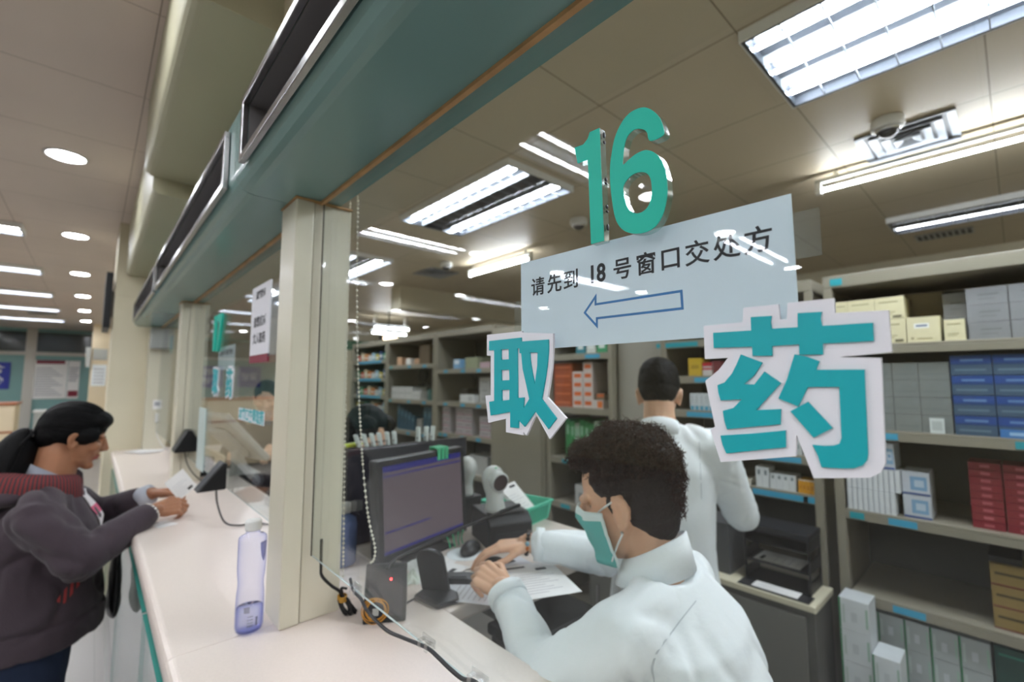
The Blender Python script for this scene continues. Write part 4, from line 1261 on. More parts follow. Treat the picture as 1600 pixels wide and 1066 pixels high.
# bottom board: white boxes with green ends
s5 = LA[0]
gd = ((.0, .06, 0, 1, GREEN), (.12, .2, .2, .8, '#b9c6c2'), (.88, .95, .2, .8, '#9dbcab'), (.4, .6, .3, .6, '#c3c9cd'))
for k in range(6):
    carton('carton', 'white green-edged carton, %s from below in the stack before the shelf front' % ORD[k], 2.31, 2.43, .452, .553, .0 + k * .1205 + (.0 if k else 0), k * .1205 + .1199, '#d3d8db', gd, 'green-edged cartons in the floor stack')
for k in range(4):
    carton('carton', 'white green-edged carton, %s from below in the short stack before the shelf front' % ORD[k], 2.30, 2.43, .365, .4495, k * .1365, k * .1365 + .1359, '#d3d8db', gd, 'green-edged cartons in the floor stack')
for i, (y1, y0) in enumerate(((.535, .4605), (.46, .376), (.375, .298), (.297, .216), (.2155, .13))):
    for k in range(5):
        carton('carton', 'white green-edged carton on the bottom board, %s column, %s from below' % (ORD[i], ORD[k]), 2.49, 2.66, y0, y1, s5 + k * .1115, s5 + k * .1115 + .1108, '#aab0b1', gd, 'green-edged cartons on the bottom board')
for k in range(4):
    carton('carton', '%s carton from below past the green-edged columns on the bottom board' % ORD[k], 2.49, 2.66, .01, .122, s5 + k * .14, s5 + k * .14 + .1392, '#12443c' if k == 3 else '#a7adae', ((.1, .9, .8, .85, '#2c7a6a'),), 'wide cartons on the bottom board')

# second unit: small boxes
b1 = LB[1]
carton('small_box', 'low cream box beside the tall white ones above the cabinet', 2.47, 2.55, .935, .97, b1, b1 + .028, '#d8d3c4', ())
for i in range(2):
    carton('small_box', 'tall white box, %s of two above the black trays' % ORD[i], 2.465, 2.55, .877 - i * .0305, .907 - i * .0305, b1, b1 + .098, '#d5dadc', ((.3, .7, .6, .85, '#6f7b80'),), 'small white boxes above the trays')
for i in range(4):
    carton('small_box', 'white box, %s after the two tall ones above the black trays' % ORD[i], 2.465, 2.55, .815 - i * .0275, .842 - i * .0275, b1, b1 + .073, '#d5dadc', ((.3, .7, .68, .88, '#6f7b80'),), 'small white boxes above the trays')
for i in range(5):
    carton('small_box', 'orange-yellow box, %s after the white ones above the black trays' % ORD[i], 2.468, 2.55, .706 - i * .0165, .722 - i * .0165, b1, b1 + .062, '#d99a1f', ((.2, .8, .3, .6, '#c07f12'), (0, 1, .93, 1, '#e6e2da')), 'orange boxes above the trays')
b3 = LB[3]
for i in range(9):
    y1 = 1.235 - i * .0265
    carton('small_box', 'white box, %s in the row beside the standing worker\'s ear' % ORD[i], 2.465, 2.56, y1 - .0258, y1, b3, b3 + .092, '#ccd3d6', ((.1, .9, .0, .25, '#4f9fbe'), (.4, .6, .4, .9, '#b0b9bd')), 'white boxes beside the worker')
b4 = LB[4]
carton('small_box', 'yellow box on the upper board beside the character 药', 2.47, 2.57, 1.165, 1.24, b4, b4 + .098, '#c7a62c', ((.2, .8, .4, .6, '#a88c22'),))
carton('small_box', 'white and red box next to the yellow box', 2.47, 2.57, 1.105, 1.16, b4, b4 + .072, '#c8c3c0', ((0, 1, .72, 1, '#b3202c'), (0, 1, .45, .6, '#b3202c')))
carton('small_box', 'dark red box next to the white and red box', 2.47, 2.57, 1.06, 1.102, b4, b4 + .078, '#6e2a2e', ())
b2 = LB[2]
for i in range(5):
    carton('small_box', 'pale box, %s on the board under the character 药' % ORD[i], 2.47, 2.56, .70 + i * .055, .75 + i * .055, b2, b2 + .07, '#bfc4c4', ((.2, .8, .4, .7, '#8f9a9d'),), 'pale boxes under the character')
# black letter trays with papers on the cabinet
t = thing('letter_tray', 'stack of black letter trays on the cream cabinet top', 'tray', (2.4, .78, .70))
for k in range(3):
    z = .7005 + k * .085
    b = MB()
    b.box(2.27, 2.442, .64, .90, z, z + .006).box(2.27, 2.442, .64, .645, z + .0062, z + .05).box(2.27, 2.442, .895, .90, z + .0062, z + .05)
    b.build('tray_shelf', M['dark_plastic'], t)
b = MB()
for y in (.642, .898):
    for x in (2.28, 2.43):
        b.box(x, x + .008, y - .004, y + .004, .7007, .92)
b.build('support', M['dark_plastic'], t)
MB().box(2.265, 2.442, .635, .905, .9205, .95).build('tray_lid', M['dark_grey'], t, .006)
printed_sheet('paper_sheet', frame((2.29, .68, .7935), (1, 0, 0), (0, 1, 0), (0, 0, 1)), .14, .19, 'white paper inside the middle black letter tray', None, 4)
printed_sheet('paper_sheet', frame((2.2, .85, .7055), (0, -1, 0), (1, 0, 0), (0, 0, 1)), .18, .1, 'white form on the dark folder before the letter trays', None, 6)
tag(MB().box(2.19, 2.267, .625, .905, .7003, .7045).build('folder', M['dark_grey']), 'dark folder lying at the front of the cream cabinet top', 'folder')
carton('machine_case', 'dark grey case behind the standing worker\'s elbow on the cabinet', 2.25, 2.44, .96, 1.22, .7005, .93, '#4b4c4e', ())

# third unit: orange-white cartons, green binders
c3 = LC[3]
ow = ((.15, .85, .3, .75, '#d0622a'),)
n = 0
for i, (y1, y0, ks) in enumerate(((2.27, 2.10, 5), (2.095, 2.005, 4), (2.0, 1.92, 5))):
    for k in range(ks):
        carton('carton', '%s carton, %s column, %s from below beside the character 取' % ('orange' if i == 0 else 'white and orange', ORD[i], ORD[k]), 2.48, 2.66, y0, y1, c3 + k * .062, c3 + k * .062 + .0613, '#a04a22' if i == 0 else '#cbbfb8', ow if i else ((.1, .9, .4, .6, '#c96a3c'),), 'orange cartons beside the character')
carton('carton', 'white and orange carton set forward before the orange columns', 2.47, 2.477 + .1, 1.83, 1.915, c3, c3 + .055, '#c9c0ba', ((.45, .95, .1, .9, '#d8702c'),))
carton('carton', 'brown open carton on the white and orange one', 2.50, 2.62, 1.84, 1.95 - .035, c3 + .0556, c3 + .1, '#7b6a55', ((.2, .95, .4, .9, '#c96a3c'),))
c2 = LC[2]
for i in range(8):
    y1 = 2.18 - i * .042
    carton('binder', 'green binder, %s in the row under the orange cartons' % ORD[i], 2.50, 2.75, y1 - .041, y1, c2, c2 + .265 - .012 * (i % 3), ['#2f8a4f', '#3a9a5a', '#9db8a4', '#2f8a4f'][i % 4], ((.25, .75, .6, .85, '#8fc0a0'),), 'green binders', 'binder')
c1 = LC[1]
carton('carton', 'white carton under the green binders next to the mask', 2.5, 2.65, 1.95, 2.1, c1, c1 + .13, '#c2c3c2', ((.2, .8, .3, .6, '#8f9596'),))
carton('carton', 'dark blue carton beside the white carton under the binders', 2.5, 2.65, 1.84, 1.945, c1, c1 + .15, '#34406e', ())
for i in range(3):
    carton('small_box', 'green and white box, %s on the top board of the orange unit' % ORD[i], 2.48, 2.6, 1.80 + i * .09, 1.88 + i * .09, LC[4], LC[4] + .1, ['#3b9a6a', '#c9cec9', '#2c7d8c'][i], ((.2, .8, .3, .7, '#dfe4df'),), 'green and white boxes on the orange unit')

# fourth unit
d1, d2, d3, d4 = LD[1:]
for i, (y1, y0) in enumerate(((3.72, 3.60), (3.50, 3.38), (3.375, 3.255), (3.15, 3.0))):
    for k in range(4 if i < 3 else 3):
        carton('carton', 'grey-pink carton, %s stack from the far upright, %s from below' % (ORD[i], ORD[k]), 2.49, 2.66, y0, y1, d2 + k * .058, d2 + k * .058 + .0573, '#b3adb0', ((.15, .85, .4, .6, '#8e8489'), (0, 1, 0, .12, '#a25a72')), 'grey-pink cartons behind the divider')
for i in range(3):
    carton('carton', 'pale carton, %s in the stack beside the edge of character 取' % ORD[i], 2.5, 2.68, 3.02, 3.17, d3 + i * .075, d3 + i * .075 + .0745, '#a9aaa8', ((.2, .8, .4, .55, '#8b8c8b'),), 'pale cartons beside the character')
carton('carton', 'white carton on the middle board beside the pale stack', 2.48, 2.62, 3.22, 3.43, d3, d3 + .07, '#cfd1d0', ((.6, .9, .2, .8, '#b2b4b4'),))
carton('carton', 'dark brown carton at the back of the middle board', 2.6, 2.8, 3.47, 3.58, d3, d3 + .12, '#3d342d', ())
carton('carton', 'blue-white carton on the upper board of the fourth unit', 2.5, 2.62, 3.46, 3.56, d4, d4 + .09, '#7aa6cc', ((.1, .9, .5, .9, '#d6dfe6'),))
carton('carton', 'olive carton on the upper board under the green shade', 2.5, 2.7, 3.2, 3.38, d4, d4 + .1, '#8d9378', ())
carton('carton', 'tall olive green carton at the back of the upper board', 2.72, 2.88, 3.0, 3.36, d4, d4 + .26, '#5d6b48', ())
carton('carton', 'small pink-white carton on the upper board beside the character', 2.48, 2.6, 3.0, 3.14, d4, d4 + .05, '#b59aa2', ())
carton('carton', 'white carton on the board below the grey-pink stacks', 2.5, 2.66, 3.05, 3.3, d1, d1 + .16, '#b5b6b4', ())
# fifth unit
e1, e2, e3, e4 = LE[1:]
for i in range(5):
    y1 = 4.62 - i * .075
    carton('binder', 'dark teal binder, %s in the row behind the other worker' % ORD[i], 2.5, 2.75, y1 - .07, y1, e2, e2 + .26 - .025 * i, '#1f4d63', ((.2, .8, .6, .85, '#44758a'),), 'teal binders', 'binder')
for i in range(2):
    carton('binder', 'dark teal binder, %s of the pair near the unit upright' % ORD[i], 2.5, 2.75, 3.93 + i * .08, 4.0 + i * .08, e2, e2 + .25, '#1f4d63', ((.2, .8, .6, .85, '#44758a'),), 'teal binders', 'binder')
carton('carton', 'grey carton between the teal binders', 2.5, 2.7, 4.1, 4.2, e2, e2 + .13, '#8f908d', ())
for i in range(4):
    carton('carton', 'whitish carton, %s along the middle board of the fifth unit' % ORD[i], 2.49, 2.66, 4.6 - i * .155, 4.75 - i * .155, e3, e3 + (.13 if i < 3 else .09), '#bdbebb', ((.1, .9, .45, .55, '#a3a5a4'),), 'whitish cartons of the fifth unit')
carton('carton', 'narrow green carton on the middle board of the fifth unit', 2.5, 2.66, 3.95, 4.0, e3, e3 + .11, '#3a6a66', ())
t = thing('round_fan', 'dark round fan on the board behind the whitish cartons', 'fan', (2.8, 4.55, e3 + .17))
MB().tube([(2.76, 4.55, e3 + .255), (2.80, 4.55, e3 + .255)], .085, 24).build('guard', M['dark_grey'], t)
MB().box(2.75, 2.83, 4.5, 4.6, e3 + .0006, e3 + .17).build('stand', M['dark_grey'], t)
for i, (c, w, h) in enumerate((('#c9a182', .1, .09), ('#d4d2cc', .09, .07), ('#b08a6c', .11, .06), ('#54442f', .2, .2))):
    carton('carton', ['tan', 'white', 'light brown', 'tall dark brown'][i] + ' carton on the upper board of the fifth unit', 2.5, 2.64, 4.55 - i * .19, 4.55 - i * .19 + w, e4, e4 + h, c, (), 'cartons on the upper board of the fifth unit')
# last unit with many small goods
random.seed(9)
pal = [('white', '#cfd3d2'), ('red', '#c0442f'), ('yellow', '#b7a42a'), ('orange', '#c97a35'), ('green', '#3f8a5c'), ('pale blue', '#8fb2c4'), ('cream', '#cabfa0'), ('dark blue', '#2c3f6b')]
for li, z in enumerate(LF[2:]):
    for i in range(8):
        cn, c = pal[(i * 3 + li * 5) % 8]
        h = .06 + .05 * ((i * 7 + li * 3) % 5) / 5
        y = 4.88 + i * .1
        carton('small_box', 'small %s box, %s along the %s board of the far unit' % (cn, ORD[i], ['lowest visible', 'second', 'third', 'fourth', 'top'][li]), 2.49, 2.6, y, y + .085, z, z + h, c, ((.2, .8, .3, .6, '#e0e0da' if c != '#cfd3d2' else '#9aa6a8'),), 'small boxes on the far unit')
# ------------------------------------------------------------------ lamps
def downlight(x, y, z, label, group):
    t = thing('downlight', label, 'ceiling light', (x, y, z), group)
    MB().rings([[(x + r * math.cos(a), y + r * math.sin(a), z - .0005 + q) for a in [2 * math.pi * j / 28 for j in range(28)]] for r, q in ((.076, 0), (.088, 0), (.09, -.006), (.078, -.008), (.076, -.004), (.076, 0))], 0, False).build('trim_ring', M['white_plastic'], t)
    MB().lathe([(.0005, -.0035), (.0755, -.0035), (.0755, -.001), (.0005, -.001)], 28, c=(x, y, z - .0005)).build('diffuser', M['downlight'], t)
    return t

def troffer(x0, x1, y0, y1, z, label, group, along='x', ntube=2, blades=12, tube='tube', lit=None):
    """recessed louvre lamp, built hanging just below the ceiling skin; tubes run along x or y"""
    t = thing('ceiling_light', label, 'ceiling light', ((x0 + x1) / 2, (y0 + y1) / 2, z), group)
    h = .042
    b = MB()
    b.box(x0, x1, y0, y1, z - .004, z - .0006)
    b.box(x0, x0 + .012, y0, y1, z - h, z - .0041).box(x1 - .012, x1, y0, y1, z - h, z - .0041).box(x0 + .0121, x1 - .0121, y0, y0 + .012, z - h, z - .0041).box(x0 + .0121, x1 - .0121, y1 - .012, y1, z - h, z - .0041)
    b.build('housing', M['reflector'], t)
    b = MB()
    e, g_ = .005, .0004
    b.box(x0 - e, x0 - g_, y0 - e, y1 + e, z - h - .001, z - .0006).box(x1 + g_, x1 + e, y0 - e, y1 + e, z - h - .001, z - .0006)
    b.box(x0 - g_, x1 + g_, y0 - e, y0 - g_, z - h - .001, z - .0006).box(x0 - g_, x1 + g_, y1 + g_, y1 + e, z - h - .001, z - .0006)
    b.build('frame', M['white_plastic'], t)
    lo, hi = (y0, y1) if along == 'x' else (x0, x1)
    a0, a1 = (x0, x1) if along == 'x' else (y0, y1)
    P = (lambda a, c, zz: (a, c, zz)) if along == 'x' else (lambda a, c, zz: (c, a, zz))
    w = (hi - lo)
    bl = MB()
    for k in range(1, ntube):
        c = lo + w * k / ntube
        p, q = P(a0 + .0125, c - .003, z - h), P(a1 - .0125, c + .003, z - .006)
        bl.box(min(p[0], q[0]), max(p[0], q[0]), min(p[1], q[1]), max(p[1], q[1]), p[2], q[2])
    for k in range(ntube):
        c0, c1 = lo + w * k / ntube + .014, lo + w * (k + 1) / ntube - .014
        for j in range(1, blades):
            a = a0 + (a1 - a0) * j / blades
            p, q = P(a - .002, c0, z - h + .001), P(a + .002, c1, z - .034)
            bl.box(min(p[0], q[0]), max(p[0], q[0]), min(p[1], q[1]), max(p[1], q[1]), p[2], q[2])
    bl.build('louvre', M['louvre'], t)
    for k in range(ntube):
        c = lo + w * (k + .5) / ntube
        if lit is not None and not lit[k]:
            continue
        MB().cyl(P(a0 + .02, c, z - .0215), P(a1 - .02, c, z - .0235), .0085, None, 10).build('tube', M[tube], t)
    return t

ystep = 1.82
rows = [1.52 + ystep * k for k in range(-2, 7)]
for ci, x in enumerate((-.175, -1.86, -2.97, -4.65)):
    for k, y in enumerate(rows):
        if y > -1.5 or ci:
            downlight(x, y, ZP, '%s downlight of the %s row of the public hall, counted from the rear wall' % (ORD[k], ['row beside the olive beam', 'second', 'third', 'outermost'][ci].replace('row beside the olive beam', 'beam-side')), 'downlights in the hall ceiling')
for ci, (x0, x1) in enumerate(((-1.67, -.47), (-4.25, -3.05))):
    for k, y in enumerate(rows):
        troffer(x0, x1, y - .13, y + .13, ZP, '%s twin-tube louvre light of the %s hall row, counted from the rear wall' % (ORD[k], ['beam-side', 'outer'][ci]), 'louvre lights in the hall ceiling', 'x', 2, 10)
# pharmacy
troffer(1.645, 2.225, -.62, .59, ZI, 'large three-tube louvre light above the aisle by the dome camera', 'louvre lights in the pharmacy', 'y', 3, 10, 'tube_in')
troffer(1.645, 2.2, 1.84, 3.06, ZI, 'louvre light with two lit tubes and dark middle beside the number sign', 'louvre lights in the pharmacy', 'y', 3, 12, 'tube_in', lit=(1, 0, 1))
troffer(1.65, 2.2, 4.23, 5.42, ZI, 'third louvre light along the aisle seen past the bead chains', 'louvre lights in the pharmacy', 'y', 3, 12, 'tube_in', lit=(1, 0, 1))
troffer(1.65, 2.2, 6.6, 7.8, ZI, 'fourth louvre light along the aisle toward the back wall', 'louvre lights in the pharmacy', 'y', 3, 12, 'tube_in', lit=(1, 0, 1))
troffer(1.65, 2.2, -3.1, -1.9, ZI, 'louvre light over the aisle behind the viewpoint', 'louvre lights in the pharmacy', 'y', 3, 12, 'tube_in', lit=(1, 0, 1))
troffer(4.45, 4.85, -.6, .6, ZI, 'unlit-looking louvre light beyond the carton shelves', 'louvre lights in the pharmacy', 'y', 2, 14, 'tube_dim', lit=(0, 1))

def batten(x, y0, y1, z, label, along='y', tube='tube_batten'):
    t = thing('ceiling_batten', label, 'ceiling light', (x, (y0 + y1) / 2, z), 'batten lights in the pharmacy')
    P = (lambda a, c, zz: (c, a, zz)) if along == 'y' else (lambda a, c, zz: (a, c, zz))
    p, q = P(y0, x - .02, z + .035), P(y1, x + .02, ZI - .0006)
    MB().box(min(p[0], q[0]) + (.008 if along == 'y' else 0), max(p[0], q[0]) - (.008 if along == 'y' else 0), min(p[1], q[1]), max(p[1], q[1]), z + .045, z + .065).build('spine', M['grey_plastic'], t)
    b = MB()
    for f in (.08, .92):
        a = y0 + (y1 - y0) * f
        p, q = P(a - .01, x - .004, 0), P(a + .01, x + .004, 0)
        b.box(p[0], q[0], p[1], q[1], z + .0655, ZI - .0006)
    b.build('hanger', M['white_plastic'], t)
    MB().cyl(P(y0 + .03, x, z), P(y1 - .03, x, z), .0105, None, 12).build('tube', M[tube], t)
    b = MB()
    for a0, a1 in ((y0, y0 + .0295), (y1 - .0295, y1)):
        p, q = P(a0, x - .015, 0), P(a1, x + .015, 0)
        b.box(p[0], q[0], p[1], q[1], z - .02, z + .0445)
    b.build('tube_holder', M['white_plastic'], t)
batten(3.18, -.55, .75, 2.745, 'long bright batten light under the ceiling above the carton shelves')
batten(2.96, 2.98, 3.95, 2.745, 'bright batten light above the fourth shelf unit')
batten(7.9, 3.75, 4.5, 2.6, 'bright batten light far back over the last shelf units', 'x')
batten(8.0, 3.75, 4.5, 2.5, 'lower bright batten light far back over the last shelf units', 'x')
batten(3.18, -2.6, -1.0, 2.745, 'batten light above the carton shelves outside the picture')

# dome cameras, diffusers
def dome(x, y, label):
    t = thing('dome_camera', label, 'camera', (x, y, ZI), 'dome cameras on the ceiling')
    MB().lathe([(.0005, -.0006), (.062, -.0006), (.066, -.01), (.066, -.04), (.06, -.048), (.0005, -.048)], 28, c=(x, y, ZI)).build('base', M['white_plastic'], t)
    MB().lathe([(.045, -.0485), (.044, -.058), (.036, -.075), (.02, -.087), (.0005, -.09)], 24, c=(x, y, ZI)).build('bubble', mat('smoked dome', '#1c1d20', .08, spec=.8), t)
    b = MB()
    b.rings([[(x + r * math.cos(a), y + r * math.sin(a), ZI + z) for a in [2 * math.pi * j / 28 for j in range(28)]] for r, z in ((.0455, -.0483), (.053, -.0483), (.05, -.06), (.046, -.064))], 0, False)
    b.build('collar', M['chrome'], t)
dome(2.74, .34, 'white dome camera next to the square diffuser above the shelves')
dome(2.68, 3.97, 'white dome camera further along beside the second diffuser')
dome(2.70, 2.2, 'dark dome camera beside the digit 1 of the number sign')
def diffuser(x, y, s, label):
    t = thing('ceiling_diffuser', label, 'vent', (x, y, ZI), 'square ceiling diffusers')
    def sq(h, z):
        return [(x - h, y - h, ZI + z), (x + h, y - h, ZI + z), (x + h, y + h, ZI + z), (x - h, y + h, ZI + z)]
    MB().box(x - s, x + s, y - s, y + s, ZI - .0035, ZI - .0006).build('backing', M['dark_grey'], t)
    for i, f in enumerate((1.0, .74, .5, .27)):
        b = MB()
        b.rings([sq(s * f, -.004 - .004 * i), sq(s * f, -.012 - .004 * i), sq(s * (f - .17), -.006 - .001 * i + .0015)], 0, False, False)
        b.build('vane', M['louvre'], t)
diffuser(3.03, .30, .19, 'square four-way air diffuser behind the near dome camera')
diffuser(2.86, 4.45, .19, 'square air diffuser beside the far dome camera')
def grille(x0, x1, y0, y1, z, n, label):
    t = thing('ceiling_vent', label, 'vent', ((x0 + x1) / 2, (y0 + y1) / 2, z), 'slotted ceiling grilles')
    MB().box(x0, x1, y0, y1, z - .005, z - .0006).build('backing', M['dark_grey'], t)
    b = MB()
    for k in range(n + 1):
        yy = y0 + (y1 - y0 - .012) * k / n
        b.box(x0, x1, yy, yy + .012, z - .012, z - .0052)
    b.box(x0 - .012, x0 - .0001, y0, y1, z - .012, z - .001).box(x1 + .0001, x1 + .012, y0, y1, z - .012, z - .001)
    b.build('slat', M['grey_plastic'], t)
grille(5.18, 5.36, .16, .52, ZI, 9, 'slotted air grille beyond the shelves near the far wall')
grille(-.9, -.55, 11.3, 11.7, ZP, 6, 'slotted air grille in the hall ceiling before the far partition')

# ------------------------------------------------------------------ far hall things
t = thing('notice_board', 'large white notice poster with maroon heading on the far partition', 'poster', (-.7, YF - .01, 1.2))
MB().box(-1.0, -.45, YF - .03, YF - .0225, 1.20, 2.08).build('sheet', M['paper'], t)
MB().box(-.97, -.5, YF - .032, YF - .0305, 2.0, 2.08).build('maroon_heading', M['maroon'], t)
b = MB()
for k in range(12):
    b.box(-.96, -.52 - .06 * ((k * 5) % 4), YF - .032, YF - .0305, 1.28 + k * .055, 1.30 + k * .055)
b.build('printed_text', M['ink_grey'], t)
t = thing('notice_board', 'narrow white poster with red lower box beside the maroon-headed poster', 'poster', (-.36, YF - .01, 1.2))
MB().box(-.44, -.24, YF - .03, YF - .0225, 1.20, 2.08).build('sheet', M['paper'], t)
MB().box(-.42, -.25, YF - .032, YF - .0305, 1.24, 1.38).build('red_box', M['maroon'], t)
b = MB()
for k in range(6):
    b.box(-.42, -.29 + .02 * (k % 3), YF - .032, YF - .0305, 1.6 + k * .06, 1.63 + k * .06)
b.build('printed_text', M['ink_grey'], t)
t = thing('wall_sign', 'blue sign with white characters on the far partition', 'sign', (-1.6, YF - .01, 1.4))
MB().box(-1.95, -1.36, YF - .03, YF - .0225, 1.43, 2.02).build('panel', M['blue_sign'], t)
merge_text([('预防', .2, frame((-1.65, YF - .031, 1.78), (1, 0, 0), (0, 0, 1), (0, -1, 0)), .004, 1), ('接种', .2, frame((-1.65, YF - .031, 1.54), (1, 0, 0), (0, 0, 1), (0, -1, 0)), .004, 1)], 'lettering', M['white_vinyl'], t)
t = thing('wall_sign', 'second blue sign further along the far partition', 'sign', (-2.6, YF - .01, 1.4))
MB().box(-2.9, -2.3, YF - .03, YF - .0225, 1.43, 2.02).build('panel', M['blue_sign'], t)
merge_text([('登记', .2, frame((-2.6, YF - .031, 1.66), (1, 0, 0), (0, 0, 1), (0, -1, 0)), .004, 1)], 'lettering', M['white_vinyl'], t)
t = thing('hall_desk', 'beige laminate service desk with brown edges at the far left of the hall'.replace('far left', 'far end'), 'desk', (-1.3, 10.3, 0))
MB().box(-2.6, -.83, 10.0, 10.7, .03, 1.25).build('body', M['beige_lam'], t)
MB().box(-2.62, -.81, 9.98, 10.72, 1.2505, 1.28).build('desk_top', M['wood_edge'], t)
b = MB()
b.box(-2.6, -.83, 9.99, 9.9995, .84, .87)
b.build('edge_strip', M['wood_edge'], t)
t = thing('hall_cabinet', 'low grey cabinet standing before the far partition', 'cabinet', (-.55, 12.6, 0))
MB().box(-.78, -.3, 12.4, 12.9, 0, 1.02).build('body', M['grey_plastic'], t, .01)
MB().box(-.80, -.28, 12.38, 12.92, 1.0205, 1.05).build('cabinet_top', M['white_plastic'], t)
tag(MB().box(-.14, -.062, 12.9, 13.0, 1.9, 2.3).build('hanging_sign', M['grey_plastic']), 'grey hanging sign beside the far beige pillar', 'sign')
t = thing('pillar_notice', 'pale blue notice on the far beige pillar', 'notice', (.05, 12.98, 1.4))
MB().box(-.03, .2, 12.985, 12.9985, 1.5, 1.95).build('sheet', M['paper_blue'], t)
b = MB()
for k in range(5):
    b.box(0, .17, 12.983, 12.9845, 1.56 + k * .07, 1.585 + k * .07)
b.build('printed_text', M['ink_grey'], t)
tag(MB().box(-.03, .2, 12.985, 12.9985, 2.05, 2.28).build('pillar_sign', M['grey_plastic']), 'grey plate above the blue notice on the far pillar', 'sign')
# back of the pharmacy
tag(MB().box(4.0, 5.6, 9.9, 9.99, 2.3, 2.5).build('green_sign', mat('green sign', '#1d6a4a', .5)), 'dark green sign board high on the pharmacy back wall', 'sign')
t = thing('lit_sign', 'small warm lit sign box under the far batten lights', 'sign', (3.9, 7.4, 2.2))
MB().box(3.72, 4.0, 7.45, 7.6, 2.22, 2.4).build('housing', M['dark_grey'], t)
MB().box(3.73, 3.99, 7.435, 7.4495, 2.23, 2.39).build('lit_face', emit('warm sign face', '#ffdcb8', 2.5), t)
MB().cyl((3.86, 7.52, 2.4005), (3.86, 7.52, ZI - .0006), .012, None, 8).build('hanger', M['dark_grey'], t)
# ------------------------------------------------------------------ people
from mathutils.bvhtree import BVHTree

SKIN_F = mat('fair skin', '#d8ab8d', .5, sss=.12, var=.05, scale=25)
SKIN_P = mat('pale skin', '#dcb396', .5, sss=.12, var=.05, scale=25)
SKIN_T = mat('tan skin', '#a06e50', .5, sss=.1, var=.08, scale=25)
LIP = mat('lip', '#9c5147', .45)
HAIR_B = mat('black hair', '#080708', .6, bump=.6, bscale=160, spec=.14)
HAIR_R = mat('dark brown curly hair', '#1c100e', .6, bump=.8, bscale=220, spec=.25)
COAT = mat('white coat cotton', '#e9eff2', .8, bump=.25, bscale=60)
COAT_SEAM = mat('coat stitching', '#c3ccd1', .85)
EYE_W = mat('eye white', '#e2ded8', .3)
DARK = mat('dark iris', '#17110f', .2)


def axes(az, pitch=0., roll=0.):
    """head frame: x forward, y to the person's left, z up; az from +y toward +x in degrees, pitch > 0 looks down"""
    a, p = math.radians(az), math.radians(pitch)
    f = V((math.sin(a) * math.cos(p), math.cos(a) * math.cos(p), -math.sin(p)))
    l = V((-math.cos(a), math.sin(a), 0))
    u = f.cross(l)
    R = Matrix((f, l, u)).transposed()
    return R @ Matrix.Rotation(math.radians(roll), 3, 'X')


class Head:
    def __init__(s, c, R, k=1.0):
        s.c, s.R, s.k = V(c), R, k

    def p(s, *q):
        return s.c + s.R @ (V(q) * s.k)

    def ell(s, b, c, r, rot=None, nu=20, nv=14):
        b.ell(s.p(*c), [x * s.k for x in r], s.R @ rot if rot else s.R, 0, nu, nv)

    def cap(s, b, a, c, r0, r1):
        b.cap(s.p(*a), s.p(*c), r0 * s.k, r1 * s.k)

    def shape(s, b):
        s.ell(b, (-.012, 0, .035), (.098, .076, .092))
        s.ell(b, (.028, 0, -.028), (.064, .06, .078))
        s.ell(b, (.03, 0, -.072), (.052, .05, .04))
        s.ell(b, (.071, 0, -.098), (.022, .024, .017))
        s.cap(b, (.088, 0, .014), (.108, 0, -.026), .0075, .0105)
        for y in (-1, 1):
            s.ell(b, (.098, .0115 * y, -.031), (.011, .0085, .008))
            s.ell(b, (.076, .03 * y, .02), (.014, .026, .009))
            s.ell(b, (.062, .044 * y, -.022), (.024, .02, .022))
            s.ell(b, (.0, .073 * y, -.012), (.0175, .009, .027), Matrix.Rotation(-.25 * y, 3, 'Z') @ Matrix.Rotation(-.18, 3, 'Y'))
            s.ell(b, (-.006, .08 * y, -.002), (.015, .006, .022), Matrix.Rotation(-.35 * y, 3, 'Z'))
            s.ell(b, (.004, .076 * y, -.036), (.008, .006, .009))
            rim = [(.012, .077, .004), (.006, .081, .018), (-.008, .0845, .021), (-.0185, .087, .008), (-.0185, .086, -.01), (-.011, .082, -.027), (.0, .079, -.038)]
            for q0, q1 in zip(rim, rim[1:]):
                s.cap(b, (q0[0], q0[1] * y, q0[2]), (q1[0], q1[1] * y, q1[2]), .0042, .0042)
        s.ell(b, (.091, 0, -.056), (.0085, .023, .0055))
        s.ell(b, (.089, 0, -.067), (.009, .02, .0065))

    def dent(s, co):
        """eye sockets, ear bowls and mouth line, pressed into the fused skin"""
        q = s.R.transposed() @ (co - s.c) / s.k
        d = 0.
        for y in (-1, 1):
            e = ((q.x - .082) / .02) ** 2 + ((q.y - .031 * y) / .02) ** 2 + ((q.z - .0) / .0115) ** 2
            if e < 1:
                d -= .0075 * (1 - e) ** .7
            if q.y * y > .07:
                e = ((q.x - .002) / .011) ** 2 + ((q.z + .008) / .017) ** 2
                if e < 1:
                    d -= .006 * (1 - e)
        e = ((q.y) / .021) ** 2 + ((q.z + .0615) / .0022) ** 2
        if q.x > .075 and e < 1:
            d -= .003 * (1 - e)
        return d * s.k


def paint(me, rules):
    """rules: [(slot, test(centre))]"""
    for p in me.polygons:
        for slot, f in rules:
            if f(p.center):
                p.material_index = slot


